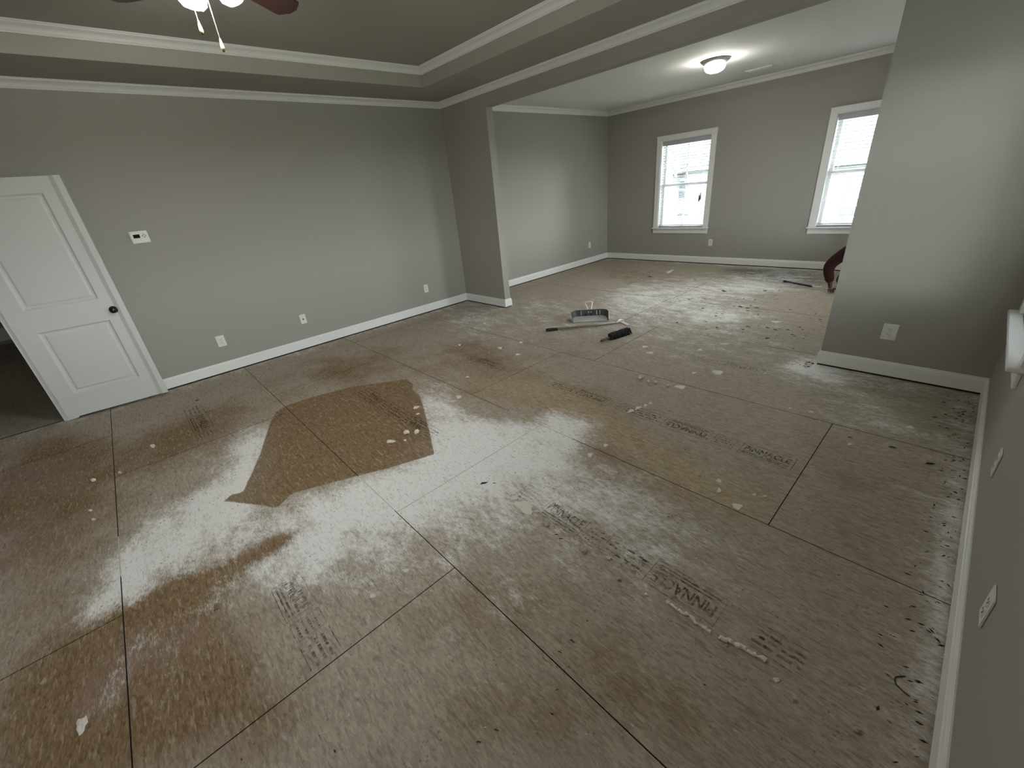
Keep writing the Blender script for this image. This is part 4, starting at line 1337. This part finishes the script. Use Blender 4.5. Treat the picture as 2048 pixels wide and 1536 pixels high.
# ---------------------------------------------------------------- ceiling fan and lights
def ceiling_fan():
    hx, hy = 2.84, -3.28
    t = thing('ceiling_fan', 'dark cherry ceiling fan with lit globes at the top left edge', 'ceiling fan', (hx, hy, 0))
    bm = bmesh.new()
    lathe(bm, [(0.0, ZT), (0.07, ZT), (0.072, ZT - 0.03), (0.045, ZT - 0.055), (0.014, ZT - 0.06)], 28)
    link('canopy', mesh_of(bm), M['bronze'], t, True)
    bm = bmesh.new()
    lathe(bm, [(0.012, ZT - 0.055), (0.012, 2.80)], 12)
    link('downrod', mesh_of(bm), M['bronze'], t, True)
    bm = bmesh.new()
    lathe(bm, [(0.012, 2.815), (0.05, 2.81), (0.095, 2.785), (0.105, 2.735), (0.10, 2.69), (0.075, 2.665), (0.05, 2.655), (0.05, 2.635), (0.0, 2.635)], 32)
    link('motor_housing', mesh_of(bm), M['bronze'], t, True)
    bm = bmesh.new()
    lathe(bm, [(0.05, 2.638), (0.06, 2.63), (0.062, 2.60), (0.045, 2.575), (0.015, 2.568), (0.0, 2.568)], 28)
    link('light_kit', mesh_of(bm), M['bronze'], t, True)
    a0 = math.radians(126)
    for k in range(5):
        a = a0 + k * 2 * math.pi / 5
        bm = bmesh.new()
        # blade outline with clipped, ogee-like tip
        half = [(0.17, 0.048), (0.24, 0.058), (0.44, 0.070), (0.615, 0.075), (0.652, 0.072), (0.666, 0.057), (0.678, 0.040), (0.694, 0.024)]
        up = [(x, y) for x, y in half] + [(x, -y) for x, y in half[::-1]]
        top, bot = [], []
        for x, y in up:
            z = 2.660 - y * math.tan(math.radians(12))
            bot.append(bm.verts.new((x, y, z)))
            top.append(bm.verts.new((x, y, z + 0.006)))
        bm.faces.new(top)
        bm.faces.new(bot[::-1])
        for i in range(len(up)):
            j = (i + 1) % len(up)
            bm.faces.new((bot[i], bot[j], top[j], top[i]))
        bl = link('blade', mesh_of(bm), M['blade'], t)
        bl.rotation_euler = (0, 0, a)
        bm = bmesh.new()
        box(bm, 0.08, 0.25, -0.016, 0.016, 2.668, 2.674)
        link('blade_iron', mesh_of(bm), M['bronze'], bl)
    for k in range(3):
        a = math.radians(73) + k * 2 * math.pi / 3
        c, s = math.cos(a), math.sin(a)
        bm = bmesh.new()
        tube(bm, [(0.03 * c, 0.03 * s, 2.615), (0.065 * c, 0.065 * s, 2.622), (0.080 * c, 0.080 * s, 2.615)], 0.009, 8)
        link('lamp_arm', mesh_of(bm), M['bronze'], t, True)
        bm = bmesh.new()
        lathe(bm, [(0.018, 0.0), (0.027, -0.008), (0.050, -0.040), (0.059, -0.072), (0.055, -0.100), (0.037, -0.118), (0.0, -0.123)], 24)
        bmesh.ops.rotate(bm, verts=bm.verts, cent=(0, 0, 0), matrix=Matrix.Rotation(math.radians(-20), 3, 'Y'))
        for v in bm.verts:
            v.co.x += 0.082
            v.co.z += 2.618
        gl = link('globe', mesh_of(bm), M['globe'], t, True)
        gl.rotation_euler = (0, 0, a)
    for (x, y, ztop, zend) in ((-0.013, -0.053, 2.60, 2.383), (0.003, 0.010, 2.575, 2.321)):
        bm = bmesh.new()
        tube(bm, [(x, y, ztop), (x, y, zend + 0.045)], 0.0014, 6)
        ch = link('pull_chain', mesh_of(bm), M['chain'], t)
        bm = bmesh.new()
        lathe(bm, [(0.002, 0.050), (0.004, 0.045), (0.0080, 0.022), (0.0090, 0.012), (0.0060, 0.002), (0.0, 0.001)], 12, (x, y, zend))
        link('chain_fob', mesh_of(bm), M['fob'], ch, True)
        bm = bmesh.new()
        lathe(bm, [(0.0, -0.003), (0.004, -0.002), (0.005, 0.002), (0.0, 0.003)], 10, (x, y, zend))
        link('fob_tip', mesh_of(bm), M['bronze'], ch)


ceiling_fan()

fl = thing('flush_ceiling_light', 'lit white glass flush light with dark metal rim on the sitting room ceiling', 'ceiling light', (2.835, 2.06, 0))
bm = bmesh.new()
lathe(bm, [(0.0, ZC), (0.150, ZC), (0.163, ZC - 0.010), (0.160, ZC - 0.016), (0.140, ZC - 0.030), (0.118, ZC - 0.048), (0.112, ZC - 0.050), (0.112, ZC - 0.040), (0.0, ZC - 0.03)], 40)
link('rim', mesh_of(bm), M['nickel'], fl, True)
bm = bmesh.new()
lathe(bm, [(0.114, ZC - 0.044), (0.118, ZC - 0.062), (0.110, ZC - 0.090), (0.090, ZC - 0.112), (0.055, ZC - 0.126), (0.0, ZC - 0.131)], 40)
link('glass_bowl', mesh_of(bm), M['bowl'], fl, True)

vt = thing('ceiling_vent', 'white louvred air vent on the sitting room ceiling', 'vent', (2.90, 3.34, ZC))
boxes('frame', [(-0.17, 0.17, -0.085, -0.065, -0.008, 0), (-0.17, 0.17, 0.065, 0.085, -0.008, 0), (-0.17, -0.15, -0.065, 0.065, -0.008, 0), (0.15, 0.17, -0.065, 0.065, -0.008, 0)], M['trim'], vt)
boxes('duct_opening', [(-0.15, 0.15, -0.065, 0.065, -0.002, 0)], M['slot'], vt)
for k in range(6):
    lv = boxes('louvre', [(-0.15, 0.15, -0.009, 0.009, -0.001, 0.001)], M['trim'], vt)
    lv.location = (0, -0.052 + 0.021 * k, -0.006)
    lv.rotation_euler = (math.radians(38), 0, 0)


# ---------------------------------------------------------------- kneeling person, mostly behind the right wing wall
def skin(verts, edges, radii, name, m, parent=None, sub=2, root=0, extra=None):
    me = bpy.data.meshes.new(name)
    me.from_pydata(verts, edges, [])
    o = bpy.data.objects.new(name, me)
    COL.objects.link(o)
    md = o.modifiers.new('skin', 'SKIN')
    sv = me.skin_vertices[0].data
    for i, r in enumerate(radii):
        sv[i].radius = (r, r) if not isinstance(r, tuple) else r
        sv[i].use_root = (i == root)
    s = o.modifiers.new('sub', 'SUBSURF')
    s.levels = s.render_levels = sub
    dg = bpy.context.evaluated_depsgraph_get()
    res = bpy.data.meshes.new_from_object(o.evaluated_get(dg))
    bpy.data.objects.remove(o)
    if extra:
        bm = bmesh.new()
        bm.from_mesh(res)
        extra(bm)
        bm.to_mesh(res)
        bm.free()
    res.materials.clear()
    return link(name, res, m, parent, True)


def person():
    t = thing('person', 'person in a dark red shirt kneeling and scraping the floor behind the wing wall', 'person', (4.72, 2.85, 0))
    O = Vector((4.72, 2.85, 0))

    def L(*p):
        return tuple(Vector(p) - O)

    pelvis, spine, chest, neck, head, crown = L(4.80, 3.10, 0.43), L(4.77, 2.94, 0.52), L(4.73, 2.76, 0.565), L(4.71, 2.60, 0.60), L(4.70, 2.50, 0.60), L(4.695, 2.44, 0.57)
    shR, elR, wrR = L(4.500, 2.70, 0.555), L(4.285, 2.67, 0.322), L(4.358, 2.655, 0.105)
    shL, elL, wrL = L(4.93, 2.70, 0.545), L(5.10, 2.60, 0.33), L(5.00, 2.48, 0.10)
    hpR, knR, anR = L(4.66, 3.11, 0.40), L(4.410, 2.88, 0.085), L(4.60, 3.28, 0.07)
    hpL, knL, anL = L(4.90, 3.11, 0.40), L(4.98, 2.86, 0.085), L(4.97, 3.26, 0.07)
    hR, hL = L(4.372, 2.645, 0.040), L(4.99, 2.44, 0.035)

    def fingers(bm):
        for h, w, sgn in ((hR, wrR, 1), (hL, wrL, -1)):
            h, w = Vector(h), Vector(w)
            f = Vector((0.35 * sgn, -0.93, 0)).normalized()
            side = Vector((-f.y, f.x, 0)) * -sgn
            for k, ln in enumerate((0.060, 0.070, 0.066, 0.052)):
                b0 = h + side * (-0.026 + 0.0175 * k) + f * 0.030
                tube(bm, [b0, b0 + f * ln * 0.45 + Vector((0, 0, 0.004)), b0 + f * ln * 0.8 + Vector((0, 0, -0.012)), b0 + f * ln + Vector((0, 0, -0.026))], [0.0088, 0.0085, 0.0078, 0.005], 8)
            b0 = h - side * 0.034 - f * 0.01
            tube(bm, [b0, b0 - side * 0.022 + f * 0.018, b0 - side * 0.028 + f * 0.044 + Vector((0, 0, -0.014))], [0.010, 0.0092, 0.006], 8)

    V = [pelvis, spine, chest, neck, head, crown, shR, elR, wrR, hR, shL, elL, wrL, hL, hpR, knR, anR, hpL, knL, anL]
    Eg = [(0, 1), (1, 2), (2, 3), (3, 4), (4, 5), (2, 6), (6, 7), (7, 8), (8, 9), (2, 10), (10, 11), (11, 12), (12, 13), (0, 14), (14, 15), (15, 16), (0, 17), (17, 18), (18, 19)]
    Rr = [0.13, 0.12, 0.135, 0.055, 0.088, 0.080, 0.060, 0.042, 0.028, (0.034, 0.020), 0.060, 0.042, 0.028, (0.034, 0.020), 0.085, 0.058, 0.040, 0.085, 0.058, 0.040]
    skin(V, Eg, Rr, 'body', M['skin'], t, 2, 0, fingers)
    mw = tuple(Vector(elR).lerp(Vector(wrR), 1.0))
    mwl = tuple(Vector(elL).lerp(Vector(wrL), 0.86))
    nk = tuple(Vector(chest).lerp(Vector(neck), 0.6))
    skin([pelvis, spine, chest, nk, shR, elR, mw, shL, elL, mwl], [(0, 1), (1, 2), (2, 3), (2, 4), (4, 5), (5, 6), (2, 7), (7, 8), (8, 9)],
         [0.150, 0.142, 0.158, 0.095, 0.092, 0.074, 0.048, 0.092, 0.074, 0.048], 'shirt', M['shirt'], t, 2)
    skin([pelvis, hpR, knR, anR, hpL, knL, anL], [(0, 1), (1, 2), (2, 3), (0, 4), (4, 5), (5, 6)], [0.145, 0.105, 0.078, 0.058, 0.105, 0.078, 0.058], 'trousers', M['trousers'], t, 2)
    for a, s in ((anR, 1), (anL, -1)):
        a = Vector(a)
        skin([tuple(a + Vector((0, -0.01, -0.01))), tuple(a + Vector((0, 0.06, -0.012))), tuple(a + Vector((0, 0.13, -0.025)))], [(0, 1), (1, 2)], [0.052, 0.048, 0.038], 'shoe', M['shoe'], t, 1)
    # hair cap and face features
    bm = bmesh.new()
    bmesh.ops.create_icosphere(bm, subdivisions=3, radius=0.108)
    bmesh.ops.delete(bm, geom=[v for v in bm.verts if v.co.z < 0.0], context='VERTS')
    hd = Vector(head) + Vector((0, -0.02, 0.005))
    for v in bm.verts:
        v.co = Vector((v.co.x * 0.92, v.co.y * 1.12, v.co.z * 0.98)) + hd
    link('hair', mesh_of(bm), M['hair'], t, True)
    bm = bmesh.new()
    fc = Vector(crown)
    tube(bm, [fc + Vector((0, -0.065, 0.005)), fc + Vector((0, -0.085, -0.035)), fc + Vector((0, -0.070, -0.045))], [0.008, 0.014, 0.006], 8)
    for sx in (-1, 1):
        bmesh.ops.create_icosphere(bm, subdivisions=1, radius=0.013, matrix=Matrix.Translation(fc + Vector((sx * 0.03, -0.07, -0.004))))
        bmesh.ops.create_icosphere(bm, subdivisions=1, radius=0.02, matrix=Matrix.Translation(Vector(head) + Vector((sx * 0.09, -0.01, -0.01))))
    link('face_features', mesh_of(bm), M['skin'], t, True)


person()


# ---------------------------------------------------------------- outside: lawn, neighbours, trees
struct(boxes('ground', [(-120, 120, -60, 160, -3.7, -3.5)], M['grass']), 'lawn outside the house')


def house(lab, cx, y0, w, siding, eave, gable_dx):
    t = thing('neighbour_house', lab, 'house', (cx, y0, -3.5), 0)
    h = eave + 3.5
    dp = 9.0
    boxes('wall', [(-w / 2, w / 2, 0, dp, 0, h)], siding, t)
    bm = bmesh.new()
    ov = 0.45
    pts = [(-ov, h - 0.1), (dp / 2, h + 3.2), (dp + ov, h - 0.1), (dp + ov, h + 0.1), (dp / 2, h + 3.45), (-ov, h + 0.1)]
    A = [bm.verts.new((-w / 2 - ov, y, z)) for y, z in pts]
    B = [bm.verts.new((w / 2 + ov, y, z)) for y, z in pts]
    for i in range(6):
        bm.faces.new((A[i], A[(i + 1) % 6], B[(i + 1) % 6], B[i]))
    bm.faces.new(A[::-1])
    bm.faces.new(B)
    link('roof', mesh_of(bm), M['shingle'], t)
    boxes('gutter', [(-w / 2 - ov, w / 2 + ov, -ov - 0.1, -ov, h - 0.16, h)], M['trim'], t)
    # front gable wing
    gw, gh = 4.2, 2.6
    bm = bmesh.new()
    y1 = -1.2
    prof = [(gable_dx - gw / 2, 0), (gable_dx + gw / 2, 0), (gable_dx + gw / 2, h), (gable_dx, h + gh), (gable_dx - gw / 2, h)]
    A = [bm.verts.new((x, y1, z)) for x, z in prof]
    B = [bm.verts.new((x, 1.0, z)) for x, z in prof]
    bm.faces.new(A)
    bm.faces.new(B[::-1])
    for i in range(5):
        bm.faces.new((A[i], B[i], B[(i + 1) % 5], A[(i + 1) % 5]))
    link('gable_wing', mesh_of(bm), siding, t)
    for s in (-1, 1):
        bm = bmesh.new()
        p0, p1 = Vector((gable_dx, 0, h + gh + 0.14)), Vector((gable_dx + s * (gw / 2 + 0.35), 0, h - 0.30))
        for m_, za, zb, ya, yb, nm in ((M['trim'], -0.16, 0.02, y1 - 0.22, y1 - 0.12, 'rake_board'), (M['shingle'], 0.02, 0.12, y1 - 0.25, 2.5, 'gable_roof')):
            bm = bmesh.new()
            vs = []
            for p in (p0, p1):
                for yv in (ya, yb):
                    for zo in (za, zb):
                        vs.append(bm.verts.new((p.x, yv, p.z + zo)))
            for f in ((0, 1, 3, 2), (4, 6, 7, 5), (0, 4, 5, 1), (2, 3, 7, 6), (0, 2, 6, 4), (1, 5, 7, 3)):
                bm.faces.new([vs[i] for i in f])
            link(nm, mesh_of(bm), m_, t)
    # windows
    for x in [-w / 2 + 1.2 + 1.9 * k for k in range(int((w - 1.6) / 1.9))]:
        for z in (1.0, h - 2.0):
            yy = y1 if abs(x - gable_dx) < gw / 2 - 0.4 else 0.0
            f = boxes('house_window', [(x - 0.5, x + 0.5, yy - 0.06, yy, z, z + 1.35)], M['trim'], t)
            for px in (-0.23, 0.23):
                for pz in (0.35, 0.98):
                    boxes('pane', [(x + px - 0.19, x + px + 0.19, yy - 0.07, yy - 0.055, z + pz - 0.27, z + pz + 0.27)], M['house_glass'], f)
    # low porch roof in front
    bm = bmesh.new()
    zr = h - 3.0
    A = [bm.verts.new(p) for p in ((-w / 2 + 0.4, -3.4, zr - 0.9), (w / 2 - 0.4, -3.4, zr - 0.9), (w / 2 - 0.9, y1, zr), (-w / 2 + 0.9, y1, zr))]
    B = [bm.verts.new(v.co - Vector((0, 0, 0.14))) for v in A]
    bm.faces.new(A)
    bm.faces.new(B[::-1])
    for i in range(4):
        bm.faces.new((A[i], A[(i + 1) % 4], B[(i + 1) % 4], B[i]))
    link('porch_roof', mesh_of(bm), M['blue_roof'], t)
    for x in (-w / 2 + 0.8, -w / 6, w / 6, w / 2 - 0.8):
        boxes('porch_post', [(x - 0.09, x + 0.09, -3.2, -3.02, 0, zr - 0.95)], M['trim'], t)


house('pale sided neighbour house with front gable seen through the left far window', -11.4, 28.0, 11.0, M['siding'], 1.7, -1.1)
house('grey sided neighbour house seen through the right far window', 2.4, 29.0, 11.5, M['siding2'], 1.2, 3.0)


def tree(lab, x, y, hgt, r, seed):
    t = thing('tree', lab, 'tree', (x, y, -3.5), 0, 'trees behind the neighbour houses')
    bm = bmesh.new()
    tube(bm, [(0, 0, 0), (0.1, 0, hgt * 0.35), (0, 0.1, hgt * 0.7)], [0.28, 0.2, 0.08], 8)
    link('trunk', mesh_of(bm), M['bark'], t, True)
    rnd = random.Random(seed)
    bm = bmesh.new()
    for _ in range(260):
        a, u = rnd.uniform(0, 6.28), rnd.uniform(-1, 1)
        q = r * rnd.uniform(0.45, 1.0)
        s = math.sqrt(1 - u * u)
        c = Vector((q * s * math.cos(a), q * s * math.sin(a), hgt * 0.66 + u * q * 1.15))
        m_ = Matrix.Translation(c) @ Matrix.Rotation(rnd.uniform(0, 6.28), 4, Vector((rnd.random(), rnd.random(), rnd.random() + 0.1)).normalized()) @ Matrix.Diagonal((1.0, 0.75, 0.4, 1))
        bmesh.ops.create_icosphere(bm, subdivisions=1, radius=r * rnd.uniform(0.14, 0.24), matrix=m_)
    for v in bm.verts:
        v.co += Vector((mnoise.noise(v.co * 2.1), mnoise.noise(v.co * 2.1 + Vector((9, 0, 0))), mnoise.noise(v.co * 2.1 + Vector((0, 9, 0))))) * 0.25
    link('crown', mesh_of(bm), M['leaf'], t)


tree('tall leafy tree behind the grey neighbour house, left of the pair', -4.6, 46.0, 13.5, 3.6, 1)
tree('tall leafy tree behind the grey neighbour house, right of the pair', 4.6, 47.0, 14.5, 4.0, 2)
tree('leafy tree showing above the pale house roof', -20.0, 48.0, 12.0, 3.6, 3)
